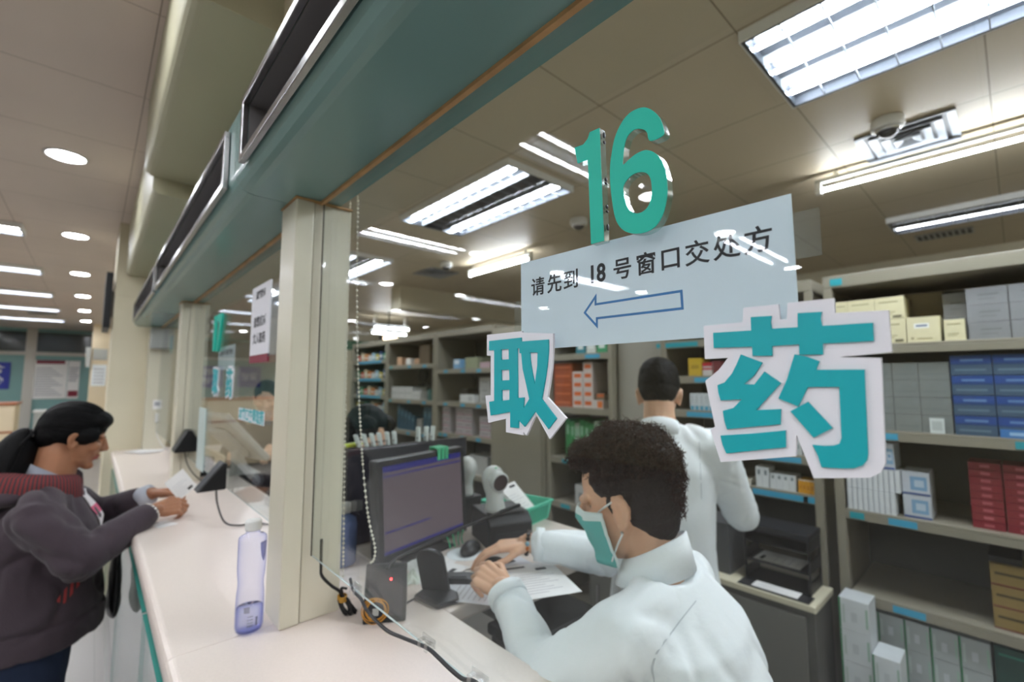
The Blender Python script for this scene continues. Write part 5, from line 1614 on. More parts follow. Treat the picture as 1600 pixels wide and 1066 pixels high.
class Surf:
    def __init__(s, me):
        s.t = BVHTree.FromPolygons([v.co.copy() for v in me.vertices], [tuple(p.vertices) for p in me.polygons])

    def hit(s, o, d, off=.001):
        h, n, i, dist = s.t.ray_cast(V(o), V(d).normalized())
        if h is None:
            return None
        return h - V(d).normalized() * off

    def strip(s, b, pts, d, w, off=.001, m=0, side=None, thick=0.):
        """ribbon of width w along pts, dropped on the surface along d"""
        d = V(d).normalized()
        pts = [V(p) for p in pts]
        prev = None
        for i, p in enumerate(pts):
            t = (pts[min(i + 1, len(pts) - 1)] - pts[max(0, i - 1)]).normalized()
            n = t.cross(d).normalized() * w / 2
            a, c = s.hit(p - n, d, off), s.hit(p + n, d, off)
            if a is None or c is None:
                prev = None
                continue
            if prev:
                k = len(b.v)
                b.v += [prev[0], a, c, prev[1]]
                b.face([k, k + 1, k + 2, k + 3], m, True)
            prev = (a, c)


def hand(wrist, fwd, back, side, curls, spread=.0, k=1.0, thumb=((.75, .75, -.35), (.95, .3, -.5)), voxel=.0023):
    X = V(fwd).normalized()
    Z = V(back); Z = (Z - X * Z.dot(X)).normalized()
    Y = Z.cross(X)
    W = V(wrist)
    P = lambda x, y, z: W + (X * x + Y * y * side + Z * z) * k
    b = MB()
    b.cap(P(-.03, 0, 0), P(.012, 0, 0), .024 * k, .023 * k)
    base = [(.088, .0275), (.092, .0095), (.087, -.0085), (.079, -.025)]
    lens = [(.042, .025, .02), (.046, .028, .021), (.043, .026, .021), (.034, .02, .018)]
    rad = [.0092, .0094, .009, .008]
    for (bx, by), ln, r, cu in zip(base, lens, rad, curls):
        b.cap(P(.0, by * .62, -.001), P(bx, by, 0), .0125 * k, .0108 * k)
        p = (bx, by, 0.)
        a = 0.
        sp = by * spread * 8
        for j in range(3):
            a += math.radians(cu[j])
            q = (p[0] + ln[j] * math.cos(a), p[1] + ln[j] * math.sin(sp) * math.cos(a), p[2] - ln[j] * math.sin(a))
            b.cap(P(*p), P(*q), r * k * (1 - .1 * j), r * k * (.9 - .1 * j), 12)
            p = q
    b.ell(P(.045, .0, -.006), (.04 * k, .034 * k, .012 * k), Matrix((X, Y, Z)).transposed())
    p = V((.018, .022, -.006))
    b.ell(P(.032, .026, -.008), (.026 * k, .014 * k, .014 * k), Matrix((X, (Y * side + X * .5).normalized(), Z)).transposed())
    p = V((.042, .034, -.012))
    b.cap(P(.014, .018, -.004), P(*p), .013 * k, .0112 * k)
    for dirn, ln, r in ((thumb[0], .034, .0105), (thumb[1], .027, .0095)):
        q = p + V(dirn).normalized() * ln
        b.cap(P(*p), P(*q), r * k, r * .88 * k, 12)
        p = q
    return fuse(b, voxel, 3)


def limb(b, pts, rads, n=18):
    for i in range(len(pts) - 1):
        b.cap(pts[i], pts[i + 1], rads[i], rads[i + 1], n)


def torso(b, rings, u, n=28, sq=2.4):
    """rings: (centre, half width along u, half depth along v, v)"""
    out = []
    for c, w, d, v in rings:
        ring = []
        for j in range(n):
            a = 2 * math.pi * j / n
            ca, sa = math.cos(a), math.sin(a)
            ring.append(V(c) + V(u) * w * math.copysign(abs(ca) ** (2 / sq), ca) + V(v) * d * math.copysign(abs(sa) ** (2 / sq), sa))
        out.append(ring)
    b.rings(out)


def folds(amp, fx, seed, joints=()):
    """cloth creases: soft waves and sharper pressed lines where a stretched noise crosses zero, plus rings at the joints (centre, axis, reach, wavelength, height)"""
    def f(co, n):
        w = V((noise.noise(co * 5 + V((seed, 0, 0))), noise.noise(co * 5 + V((0, seed, 0))), 0)) * .06
        q = co + w
        a = noise.noise(V((q.x * fx[0] * 1.3 + seed, q.y * fx[1] * 1.3, q.z * fx[2] * 1.3)))
        c = noise.noise(V((q.x * fx[0] * .8 - seed, q.y * fx[1] * .8, q.z * fx[2] * .8 + 7)))
        k = max(0., .6 + .9 * noise.noise(co * 4.5 + V((3, seed, 1))))
        d = amp * (.45 * c - .55 * k * math.exp(-(a / .15) ** 2))
        for ce, ax, reach, wl, h in joints:
            v = co - V(ce)
            L = v.length
            if L < reach:
                s = v.dot(V(ax).normalized())
                ph = s / wl + 1.3 * noise.noise(co * 13 + V((seed, 1, 0)))
                d += h * (abs(math.sin(ph * math.pi)) ** .7 - .6) * (1 - L / reach) ** .7
        return d
    return f


def folds_soft(amp, fx, seed, joints=()):
    """cloth creases: stretched ridge noise, plus tight rings at the joints (centre, axis, reach, wavelength, height)"""
    def f(co, n):
        q = V((co.x * fx[0] + seed, co.y * fx[1], co.z * fx[2]))
        r = 1 - abs(noise.noise(q)) * 2.2
        d = amp * (r - .35) * (.6 + .8 * noise.noise(co * 6 + V((seed, 0, 3))))
        for c, ax, reach, wl, h in joints:
            v = co - V(c)
            L = v.length
            if L < reach:
                s = v.dot(V(ax).normalized())
                ph = s / wl + 1.1 * noise.noise(co * 14 + V((seed, 1, 0)))
                d += h * math.sin(ph * 2 * math.pi) * (1 - L / reach) ** .8
        return d
    return f


def curls(parent, surf_pts, m, n, seed, ln=.022, r=.0009, up=.6):
    """loose curly locks standing off the hair"""
    random.seed(seed)
    b = MB()
    for k in range(n):
        p, nr = surf_pts[random.randrange(len(surf_pts))]
        t = V((random.uniform(-1, 1), random.uniform(-1, 1), random.uniform(-1, 1)))
        t = (t - nr * t.dot(nr)).normalized()
        w = nr.cross(t)
        L = ln * random.uniform(.5, 1.2)
        tw = random.choice((-1, 1)) * random.uniform(4, 8)
        rr = random.uniform(.002, .0045)
        b.tube([p + nr * (L * up * q / 5) + t * L * (q / 5) ** 2 * .8 + (t * math.cos(tw * q / 5) + w * math.sin(tw * q / 5)) * rr for q in range(6)], [r, r, r, r * .9, r * .7, r * .3], 3)
    return b.build('hair_curl', m, parent)


# ================================================================= seated worker in the white coat
NU = thing('person', 'seated person in a white coat and mint face mask using the mouse', 'person', (.86, .42, 0), 'white-coated workers')
NU['kind'] = 'thing'
Rn = axes(-22, 14)
hd = Head((.832, .56, 1.357), Rn, 1.0)
un = V((-.978, -.208, 0)); fn = V((-.208, .978, 0))
b = MB()
hd.shape(b)
nb = V((.842, .505, 1.235))
b.cap(hd.p(-.024, 0, -.05), nb, .05, .053)
torso(b, [((.87, .42, .70), .15, .11, fn), ((.865, .425, .95), .14, .1, fn), ((.855, .45, 1.1), .125, .09, fn), ((.85, .475, 1.18), .095, .065, fn), ((.846, .49, 1.235), .06, .05, fn)], un)
face = fuse(b, .0034, 4, disp=lambda co, n: hd.dent(co))
Lw, Rw = V((.703, .795, 1.14)), V((.915, .938, 1.156))
Ls, Le, Re, Rs = V((.695, .478, 1.165)), V((.655, .625, 1.04)), V((1.10, .74, 1.125)), V((1.0, .53, 1.17))
b = MB()
limb(b, [Ls + V((.02, 0, -.01)), Le, Lw], [.034, .032, .027]); limb(b, [Rs + V((-.02, 0, -.01)), Re, Rw], [.034, .032, .027])
for s in (-1, 1):
    limb(b, [V((.87, .42, .74)) + un * s * .09, V((.85, .80, .72)) + un * s * .1, V((.85, .82, .33)) + un * s * .1], [.075, .06, .045])
arms = fuse(b, .009, 3)
lh = hand(Lw, (-.05, .95, .16), (-.5, -.1, .86), -1, ((34, 66, 40), (38, 70, 40), (42, 70, 40), (46, 66, 40)), 0, .93, ((.85, .5, -.25), (.95, -.1, -.3)))
rh = hand(Rw, (-.82, .54, -.06), (.05, .0, 1), 1, ((14, 26, 16), (16, 26, 16), (18, 30, 18), (22, 34, 20)), .1, .93, ((.93, .3, -.4), (.98, -.05, -.3)))
me = join_meshes([face, arms, lh, rh], 'body')
link('body', me, [SKIN_F], NU)
# white coat
b = MB()
torso(b, [((.875, .42, .62), .215, .165, fn), ((.872, .42, .78), .19, .15, fn), ((.868, .425, .93), .175, .14, fn), ((.86, .445, 1.06), .18, .135, fn), ((.853, .465, 1.15), .172, .112, fn), ((.85, .48, 1.2), .12, .085, fn), ((.847, .49, 1.235), .075, .07, fn)], un)
limb(b, [V((.765, .475, 1.185)), Ls, Le + V((0, .0, .0)), Lw - (Lw - Le).normalized() * .02], [.062, .07, .058, .042])
limb(b, [V((.93, .50, 1.185)), Rs, Re, Rw - (Rw - Re).normalized() * .035], [.062, .07, .056, .043])
limb(b, [V((.87, .42, .76)) + un * .09, V((.85, .78, .73)) + un * .1], [.1, .085]); limb(b, [V((.87, .42, .76)) - un * .09, V((.85, .78, .73)) - un * .1], [.1, .085])
cf = folds(.026, (6.5, 6.5, 3.5), 2.0, ((Le, Lw - Ls, .17, .045, .007), (Re, Rw - Rs, .15, .04, .007), (Ls + V((.02, .0, -.07)), (0, .3, 1), .12, .05, .006), (Lw, Lw - Le, .09, .035, .003)))
coat_me = fuse(b, .005, 7, disp=cf)
coat = link('white_coat', coat_me, COAT, NU)
# cuffs and collar
def cuff(b, w, d, r, h=.012):
    d = V(d).normalized()
    b.tube([V(w) - d * h, V(w) + d * h * .2, V(w) + d * h, V(w) + d * h * .98], [r * 1.03, r * 1.04, r * 1.02, r * .86], 22)
b = MB()
cuff(b, Lw - (Lw - Le).normalized() * .015, Lw - Le, .0415); cuff(b, Rw - (Rw - Re).normalized() * .03, Rw - Re, .0425)
b.build('cuff', COAT, coat)
def collar(c, u, f, r, h, tilt, open_deg, m, parent, th=.0045, name='collar', flare=1.12, n=30):
    b = MB()
    rings = []
    for k in range(n + 1):
        a = math.radians(open_deg / 2 + (360 - open_deg) * k / n)
        d = V(f) * math.cos(a) + V(u) * math.sin(a)
        hh = h * (.62 + .38 * (1 - math.cos(a)) / 2)
        lift = V((0, 0, 1)) * (-tilt * math.cos(a) * r)
        base = V(c) + d * r * flare + lift - V((0, 0, .03))
        top = V(c) + d * r + lift + V((0, 0, hh))
        fall = V(c) + d * (r * flare + .013) + lift + V((0, 0, -.012))
        rings.append([base, top + d * 0, top + d * th, fall + d * th, fall])
    b.rings(rings, 0, True, True)
    return b.build(name, m, parent)
collar((.842, .506, 1.232), un, fn, .057, .056, .4, 60, COAT, coat, flare=1.06)
# dashed stitching of the back and armhole seams
sf = Surf(coat_me)
b = MB()
def seam(pts, d, dash=.008, gap=.006, w=.0022):
    path = spline(pts, 10)
    acc = 0; cur = [path[0]]; on = True
    for i in range(1, len(path)):
        acc += (path[i] - path[i - 1]).length
        cur.append(path[i])
        if acc > (dash if on else gap):
            if on:
                sf.strip(b, cur, d, w, .0012)
            acc = 0; cur = [path[i]]; on = not on
seam([(.97, .2, 1.19), (.985, .2, 1.1), (1.0, .2, 1.0), (1.0, .2, .85)], (-.12, 1, 0), .007, .007)
seam([(.5, .36, 1.215), (.5, .385, 1.17), (.5, .39, 1.12), (.5, .38, 1.08)], (1, .15, 0), .05, .001)
b.build('stitching', COAT_SEAM, coat)
# hair: cropped sides, thick curls on top and behind
b = MB()
hd.ell(b, (-.022, 0, .045), (.101, .081, .092))
hd.ell(b, (-.044, 0, .0), (.064, .072, .078))
hd.ell(b, (-.048, 0, -.035), (.048, .058, .06))
hd.ell(b, (-.01, 0, .088), (.08, .076, .066))
hd.ell(b, (-.05, 0, .06), (.074, .08, .08))
hd.ell(b, (.055, .0, .1), (.042, .058, .034))
for y in (-1, 1):
    hd.ell(b, (.006, .056 * y, .05), (.044, .022, .04))
    hd.ell(b, (.014, .064 * y, .012), (.011, .009, .028))
def curl_ok(q):
    return (q.z > .05 or q.x < -.095) and not (q.x > .04 and q.z < .085)
def curly(co, n):
    q = hd.R.transposed() @ (co - hd.c)
    k = max(0., min(1., (q.z - .03) / .05 + max(0, (-q.x - .06) * 9)))
    return (.006 * noise.noise(co * 55) + .004 * noise.noise(co * 110)) * k + .0012 * noise.noise(co * 160)
hair_me = fuse(b, .0042, 3, disp=curly)
hair = link('hair', hair_me, HAIR_R, NU)
pts = [(v.co.copy(), v.normal.copy()) for v in hair_me.vertices if curl_ok(hd.R.transposed() @ (v.co - hd.c))]
o = curls(hair, pts, mat('curly hair', '#331c17', .6, spec=.2), 2600, 5, .017, .0008)
o['kind'] = 'stuff'
# mask: pleated sheet over nose and chin, white edge, ear loops
b = MB()
sfm = Surf(face)
NA, NZ = 25, 14
grid = []
for i in range(NZ):
    z = -.108 + i * .0082
    row = []
    for j in range(NA):
        a = math.radians(-64 + 128 * j / (NA - 1))
        d = V((math.cos(a), math.sin(a), 0))
        h = sfm.hit(hd.p(d.x * .3, d.y * .3, z), -(Rn @ d), 0)
        q = Rn.transposed() @ (h - hd.c) if h is not None else d * .075
        row.append(max(math.hypot(q.x, q.y) if q.x > -.02 else .07, .074 if i > 4 else .06 + .003 * i) + .004)
    grid.append(row)
for it in range(14):                            # stretch it like cloth: never inside the face, flat between the high points
    g2 = [r[:] for r in grid]
    for i in range(NZ):
        for j in range(NA):
            nb_ = [grid[y][x] for y, x in ((i - 1, j), (i + 1, j), (i, j - 1), (i, j + 1)) if 0 <= y < NZ and 0 <= x < NA]
            g2[i][j] = max(grid[i][j], sum(nb_) / len(nb_))
    grid = g2
rings = []
for i in range(NZ):
    z = -.108 + i * .0082
    row = []
    for j in range(NA):
        a = math.radians(-64 + 128 * j / (NA - 1))
        r = grid[i][j] + (.0014 if i % 4 == 0 else 0)
        tz = z + .012 * (1 - abs(j - (NA - 1) / 2) / ((NA - 1) / 2)) * (i / NZ) - .004
        row.append(hd.p(r * math.cos(a), r * math.sin(a), tz))
    rings.append(row)
k = len(b.v)
for r in rings:
    b.v += r
for i in range(NZ - 1):
    for j in range(NA - 1):
        b.face([k + i * NA + j, k + i * NA + j + 1, k + (i + 1) * NA + j + 1, k + (i + 1) * NA + j], 1 if i >= NZ - 3 or j in (0, NA - 2) else 0, True)
mk = b.build('face_mask', [mat('mint mask', '#5fb3ae', .75, bump=.2, bscale=300), mat('mask white edge', '#d5e4e4', .75)], NU)
so = mk.modifiers.new('t', 'SOLIDIFY'); so.thickness = .0012
b = MB()
for s in (-1, 1):
    b.tube(spline([hd.p(.048, .06 * s, -.006), hd.p(.03, .071 * s, .004), hd.p(.008, .0815 * s, .014)], 6), .0019, 6)
    b.tube(spline([hd.p(.045, .058 * s, -.1), hd.p(.028, .066 * s, -.075), hd.p(.004, .079 * s, -.046)], 6), .0019, 6)
b.build('ear_loop', mat('white elastic', '#e1e6e6', .7), mk)
MB().ell(hd.p(.004, .083, -.043), (.0032,) * 3).build('earring', M['chrome'], NU)
b = MB()
sfh = Surf(face)
for s in (-1, 1):
    sfh.strip(b, [hd.p(.2, (.012 + .006 * k) * s, .021 + .004 * math.sin(k * .6)) for k in range(7)], -(Rn @ V((1, 0, 0))), .006, .0012)
    sfh.strip(b, [hd.p(.2, (.022 + .004 * k) * s, .0 + .003 * math.sin(k * .6)) for k in range(6)], -(Rn @ V((1, 0, 0))), .003, .001)
b.build('eyebrow', DARK, NU)
# bead bracelet on the right wrist
bd = (Rw - Re).normalized()
bo = bd.orthogonal().normalized(); bw = bd.cross(bo)
bc = Rw + bd * .002
beads = [mat('dark bead', '#2c1c17', .25), mat('orange bead', '#c26a2a', .3), mat('pale blue bead', '#8fb9c9', .25)]
b = MB()
for k in range(14):
    a = 2 * math.pi * k / 14
    b.ell(bc + (bo * math.cos(a) + bw * math.sin(a)) * .0285, (.0062,) * 3, None, 2 if k == 9 else 1 if k == 8 else 0, 12, 8)
b.build('bead_bracelet', beads, NU)
# stool under the worker
st = thing('stool', 'grey swivel stool under the seated person', 'stool', (.88, .42, 0))
MB().lathe([(.0005, .51), (.17, .51), (.18, .525), (.18, .55), (.17, .56), (.0005, .56)], 32, c=(.875, .42, 0)).build('seat', M['dark_grey'], st)
MB().cyl((.875, .42, .05), (.875, .42, .5095), .028, None, 16).build('column', M['steel'], st)
for k in range(5):
    a = 2 * math.pi * k / 5
    MB().tube([(.875 + .03 * math.cos(a), .42 + .03 * math.sin(a), .06), (.875 + .25 * math.cos(a), .42 + .25 * math.sin(a), .035)], .018, 8).build('leg', M['dark_grey'], st)

# ================================================================= standing worker at the shelves
MA = thing('person', 'person with cropped black hair in a white coat standing at the shelves, back turned', 'person', (1.62, .93, 0), 'white-coated workers')
am = 62
Rm = axes(am, 20)
hm = Head((1.635, .945, 1.548), Rm, .98)
um = V((-math.cos(math.radians(am)), math.sin(math.radians(am)), 0)); fm = V((math.sin(math.radians(am)), math.cos(math.radians(am)), 0))
b = MB()
hm.shape(b)
nbm = V((1.60, .925, 1.42))
b.cap(hm.p(-.03, 0, -.045), nbm, .055, .062)
torso(b, [(V((1.62, .93, .85)), .15, .11, fm), (V((1.61, .925, 1.05)), .14, .1, fm), (V((1.605, .925, 1.25)), .16, .1, fm), (V((1.60, .925, 1.36)), .13, .07, fm), (nbm, .06, .05, fm)], um)
fa = fuse(b, .0055, 5, disp=lambda co, n: hm.dent(co))
mLs, mRs = nbm + um * .175 + V((0, 0, -.06)), nbm - um * .185 + V((0, 0, -.065))
mLe, mRe = V((1.62, 1.16, 1.12)), V((1.835, .735, 1.105))
mLw, mRw = V((1.83, 1.17, 1.15)), V((2.03, .86, 1.13))
b = MB()
limb(b, [mLs, mLe, mLw], [.036, .034, .028]); limb(b, [mRs, mRe, mRw], [.036, .034, .028])
for s in (-1, 1):
    limb(b, [V((1.62, .93, .9)) + um * .09 * s, V((1.63, .94, .48)) + um * .095 * s, V((1.61, .93, .09)) + um * .1 * s], [.08, .058, .042])
ar = fuse(b, .01, 3)
hands = [hand(mLw, fm + V((0, 0, .1)), (0, 0, 1), -1, ((20, 30, 20),) * 4, 0, .95, voxel=.003), hand(mRw, fm * .8 + um * .5, (0, 0, 1), 1, ((20, 30, 20),) * 4, 0, .95, voxel=.003)]
link('body', join_meshes([fa, ar] + hands, 'body'), SKIN_P, MA)
b = MB()
torso(b, [(V((1.63, .935, .42)), .235, .175, fm), (V((1.625, .932, .7)), .21, .16, fm), (V((1.62, .93, .95)), .18, .14, fm), (V((1.608, .926, 1.15)), .185, .135, fm), (V((1.60, .924, 1.28)), .185, .115, fm), (V((1.598, .923, 1.36)), .14, .09, fm), (V((1.60, .924, 1.415)), .082, .072, fm)], um)
limb(b, [nbm + um * .09 + V((0, 0, -.035)), mLs, mLe, mLw - (mLw - mLe).normalized() * .03], [.065, .072, .06, .047])
limb(b, [nbm - um * .09 + V((0, 0, -.035)), mRs, mRe, mRw - (mRw - mRe).normalized() * .03], [.065, .074, .066, .05])
mcf = folds(.03, (6, 6, 2.2), 6.0, ((mRe, (0, 0, 1), .16, .05, .005), (mRs + V((0, 0, -.12)), (.3, .3, 1), .13, .05, .006), (mLe, (0, 0, 1), .16, .05, .005)))
mcoat_me = fuse(b, .0085, 6, disp=mcf)
mcoat = link('white_coat', mcoat_me, COAT, MA)
collar(nbm + V((0, 0, -.012)), um, fm, .064, .045, .3, 60, COAT, mcoat, flare=1.06)
sf = Surf(mcoat_me)
b = MB()
for s in (-1, 1):
    sh = nbm - um * .135 * s
    seam([V((sh.x, sh.y, 1.385)) - fm * .5, V((sh.x, sh.y, 1.28)) - fm * .5, V((sh.x, sh.y, 1.18)) - fm * .5], fm, .05, .002, .003)
seam([nbm - fm * .5 + V((0, 0, -.06)), nbm - fm * .5 + V((0, 0, -.5))], fm, .08, .002, .002)
b.build('stitching', COAT_SEAM, mcoat)
b = MB()
hm.ell(b, (-.022, 0, .042), (.1, .0805, .094))
hm.ell(b, (-.04, 0, .07), (.078, .076, .07))
hm.ell(b, (-.05, 0, .0), (.062, .07, .06))
hm.ell(b, (.045, 0, .095), (.05, .06, .036))
link('hair', fuse(b, .005, 4, disp=lambda co, n: .0022 * noise.noise(co * 90)), HAIR_B, MA)
b = MB()
for s in (-1, 1):
    limb(b, [V((1.62, .93, .62)) + um * .095 * s, V((1.63, .94, .46)) + um * .095 * s, V((1.61, .93, .1)) + um * .1 * s], [.1, .085, .07])
link('trousers', fuse(b, .012, 4), M['dark_grey'], MA)
for s in (-1, 1):
    b = MB()
    c0 = V((1.61, .93, .04)) + um * .1 * s
    b.cap(c0 - fm * .05, c0 + fm * .15, .04, .036)
    link('shoe', fuse(b, .008, 3), M['dark_plastic'], MA)

# ================================================================= worker behind the divider
WO = thing('person', 'dark-haired person in a white coat whose eyes show above the divider', 'person', (.86, 1.88, 0), 'white-coated workers')
Rw3 = axes(168, 22)
h3 = Head((.868, 1.86, 1.365), Rw3, .95)
b = MB()
h3.shape(b)
b.cap(h3.p(-.03, 0, -.045), (.86, 1.9, 1.22), .05, .058)
u3, f3 = V((.98, .2, 0)), V((.2, -.98, 0))
torso(b, [((.86, 1.93, .8), .14, .1, f3), ((.86, 1.92, 1.05), .14, .1, f3), ((.86, 1.91, 1.16), .14, .08, f3), ((.86, 1.9, 1.22), .06, .05, f3)], u3)
fa = fuse(b, .0055, 5, disp=lambda co, n: h3.dent(co))
b = MB()
for s in (-1, 1):
    limb(b, [V((.86, 1.91, 1.15)) + u3 * .16 * s, V((.86, 1.99, .95)) + u3 * .21 * s, V((.86, 2.02, .78)) + u3 * .1 * s], [.05, .04, .03])
    limb(b, [V((.86, 1.95, .75)) + u3 * .09 * s, V((.86, 2.0, .4)) + u3 * .1 * s, V((.86, 2.0, .05)) + u3 * .1 * s], [.075, .05, .04])
me = join_meshes([fa, fuse(b, .01, 3)], 'body')
link('body', me, SKIN_P, WO)
b = MB()
torso(b, [((.86, 1.96, .55), .2, .14, f3), ((.86, 1.94, .85), .17, .13, f3), ((.86, 1.925, 1.08), .175, .125, f3), ((.86, 1.91, 1.17), .13, .085, f3), ((.86, 1.9, 1.215), .072, .066, f3)], u3)
for s in (-1, 1):
    limb(b, [V((.86, 1.91, 1.15)) + u3 * .16 * s, V((.86, 1.99, .95)) + u3 * .21 * s, V((.86, 2.02, .80)) + u3 * .1 * s], [.07, .058, .045])
link('white_coat', fuse(b, .01, 5, disp=folds(.006, (7, 7, 3), 8)), COAT, WO)
b = MB()
h3.ell(b, (-.024, 0, .045), (.105, .088, .098))
h3.ell(b, (-.04, 0, -.03), (.075, .09, .085))
for y in (-1, 1):
    h3.ell(b, (.04, .05 * y, .078), (.05, .036, .042))
    h3.ell(b, (.0, .078 * y, -.02), (.045, .016, .075))
link('hair', fuse(b, .0055, 5, disp=lambda co, n: .003 * noise.noise(V((co.x * 70, co.y * 70, co.z * 14)))), HAIR_B, WO)
b = MB()
sfh = Surf(fa)
for s in (-1, 1):
    sfh.strip(b, [h3.p(.2, (.012 + .006 * k) * s, .021 + .004 * math.sin(k * .6)) for k in range(7)], -(Rw3 @ V((1, 0, 0))), .006, .0012)
    sfh.strip(b, [h3.p(.2, (.017 + .0055 * k) * s, .001 + .003 * math.sin(k * .55)) for k in range(6)], -(Rw3 @ V((1, 0, 0))), .006, .001)
b.build('eyebrow', DARK, WO)
b = MB()
h3.ell(b, (.074, 0, -.06), (.036, .052, .05))
h3.ell(b, (.088, 0, -.035), (.03, .024, .022))
link('face_mask', fuse(b, .004, 4), mat('pale mask', '#8fb6bd', .75), WO)

# ================================================================= worker in black behind the second pane
BW = thing('person', 'person in black clothes half hidden behind the post and second pane', 'person', (.9, 3.4, 0))
Rb = axes(200, 15)
h4 = Head((.87, 3.4, 1.47), Rb, 1.0)
b = MB()
h4.shape(b)
b.cap(h4.p(-.03, 0, -.045), (.88, 3.45, 1.32), .052, .06)
u4, f4 = V((.94, -.34, 0)), V((-.34, -.94, 0))
torso(b, [((.9, 3.47, .85), .14, .1, f4), ((.89, 3.46, 1.15), .14, .1, f4), ((.885, 3.455, 1.26), .14, .08, f4), ((.88, 3.45, 1.32), .06, .05, f4)], u4)
fa = fuse(b, .006, 5, disp=lambda co, n: h4.dent(co))
b = MB()
for s in (-1, 1):
    limb(b, [V((.885, 3.455, 1.24)) + u4 * .17 * s, V((.84, 3.4, 1.04)) + u4 * .21 * s, V((.76, 3.24, 1.14)) + u4 * .1 * s], [.05, .04, .03])
    limb(b, [V((.9, 3.47, .82)) + u4 * .09 * s, V((.92, 3.5, .42)) + u4 * .1 * s, V((.92, 3.5, .05)) + u4 * .1 * s], [.075, .05, .04])
hs = [hand((.76 + u4.x * .1 * s, 3.24 + u4.y * .1 * s, 1.14), (-.4, -.9, -.2), (0, 0, 1), -s, ((20, 30, 20),) * 4, 0, .95, voxel=.0035) for s in (-1, 1)]
link('body', join_meshes([fa, fuse(b, .01, 3)] + hs, 'body'), SKIN_P, BW)
b = MB()
torso(b, [((.91, 3.48, .75), .17, .12, f4), ((.9, 3.47, 1.0), .165, .12, f4), ((.89, 3.46, 1.18), .175, .12, f4), ((.885, 3.455, 1.27), .13, .085, f4), ((.88, 3.45, 1.315), .075, .068, f4)], u4)
for s in (-1, 1):
    limb(b, [V((.885, 3.455, 1.24)) + u4 * .17 * s, V((.84, 3.4, 1.04)) + u4 * .21 * s, V((.77, 3.26, 1.13)) + u4 * .11 * s], [.07, .058, .045])
link('black_jacket', fuse(b, .01, 5, disp=folds(.006, (7, 7, 3), 4)), mat('black jacket', '#131416', .8), BW)
b = MB()
h4.ell(b, (-.022, 0, .045), (.103, .084, .096))
h4.ell(b, (-.05, 0, -.01), (.065, .076, .075))
link('hair', fuse(b, .006, 4, disp=lambda co, n: .002 * noise.noise(co * 80)), HAIR_B, BW)
b = MB()
for s in (-1, 1):
    limb(b, [V((.9, 3.47, .8)) + u4 * .09 * s, V((.92, 3.5, .42)) + u4 * .1 * s, V((.92, 3.5, .08)) + u4 * .1 * s], [.1, .08, .065])
link('trousers', fuse(b, .014, 4), M['dark_grey'], BW)

BW.location = (.975, 3.7, 0)
# ================================================================= woman at the counter
WM = thing('person', 'person with black ponytail and dark hooded jacket reading a slip at the counter', 'person', (-.1, 2.25, 0))
Rw_ = axes(88, 16)
hw = Head((-.035, 2.245, 1.404), Rw_, .88)
uw = V((.0, 1, 0)); fw_ = V((1, 0, 0))
b = MB()
hw.shape(b)
nbw = V((-.085, 2.245, 1.275))
b.cap(hw.p(-.03, 0, -.045), nbw, .054, .062)
torso(b, [((-.12, 2.245, .72), .15, .12, fw_), ((-.11, 2.245, .95), .15, .12, fw_), ((-.1, 2.245, 1.12), .16, .11, fw_), ((-.09, 2.245, 1.2), .13, .075, fw_), (nbw, .06, .05, fw_)], uw)
wface = fuse(b, .0042, 5, disp=lambda co, n: hw.dent(co))
wRs, wRe, wRw = V((-.105, 2.05, 1.19)), V((.0, 1.985, 1.045)), V((.185, 2.105, 1.14))
wLs, wLe, wLw = V((-.1, 2.44, 1.19)), V((.03, 2.5, 1.06)), V((.20, 2.375, 1.15))
b = MB()
limb(b, [wRs, wRe, wRw], [.036, .034, .027]); limb(b, [wLs, wLe, wLw], [.036, .034, .027])
for s in (-1, 1):
    limb(b, [V((-.12, 2.245, .76)) + uw * .09 * s, V((-.11, 2.245, .44)) + uw * .095 * s, V((-.13, 2.245, .09)) + uw * .1 * s], [.085, .058, .042])
war = fuse(b, .01, 3)
rhw = hand(wRw, (.95, .22, .0), (.1, -.75, .65), 1, ((36, 48, 26), (40, 50, 28), (44, 52, 30), (48, 54, 30)), 0, .92, ((.9, .45, -.2), (.98, .1, -.3)))
lhw = hand(wLw, (.92, -.42, .02), (-.1, .6, .8), -1, ((30, 44, 26), (36, 48, 28), (42, 50, 30), (46, 52, 30)), 0, .92, ((.9, .45, -.2), (.98, .1, -.3)))
me = join_meshes([wface, war, rhw, lhw], 'body')
def lipzone(c):
    q = hw.R.transposed() @ (c - hw.c) / hw.k
    return q.x > .076 and abs(q.y) < .021 and -.073 < q.z < -.0505
me.materials.append(SKIN_T); me.materials.append(LIP)
paint(me, [(1, lipzone)])
link('body', me, SKIN_T, WM)
b = MB()
sfh = Surf(wface)
dR = Rw_ @ V((0, 1, 0))
for s in (-1, 1):
    sfh.strip(b, [hw.p(.2, (.012 + .006 * k) * s, .021 + .004 * math.sin(k * .6)) for k in range(7)], -(Rw_ @ V((1, 0, 0))), .0045, .0012)
    sfh.strip(b, [hw.p(.2, (.016 + .0055 * k) * s, -.002 + .003 * math.sin(k * .55)) for k in range(7)], -(Rw_ @ V((1, 0, 0))), .0032, .001)
b.build('eyebrow', DARK, WM)
JK = mat('dark plum fleece', '#3b3037', .95, bump=.35, bscale=240, sheen=.15)
b = MB()
torso(b, [((-.125, 2.245, .77), .235, .2, fw_), ((-.12, 2.245, .82), .228, .198, fw_), ((-.115, 2.245, .86), .222, .19, fw_), ((-.11, 2.245, 1.02), .215, .18, fw_), ((-.1, 2.245, 1.13), .205, .15, fw_), ((-.092, 2.245, 1.21), .16, .1, fw_), ((-.088, 2.245, 1.262), .085, .078, fw_)], uw)
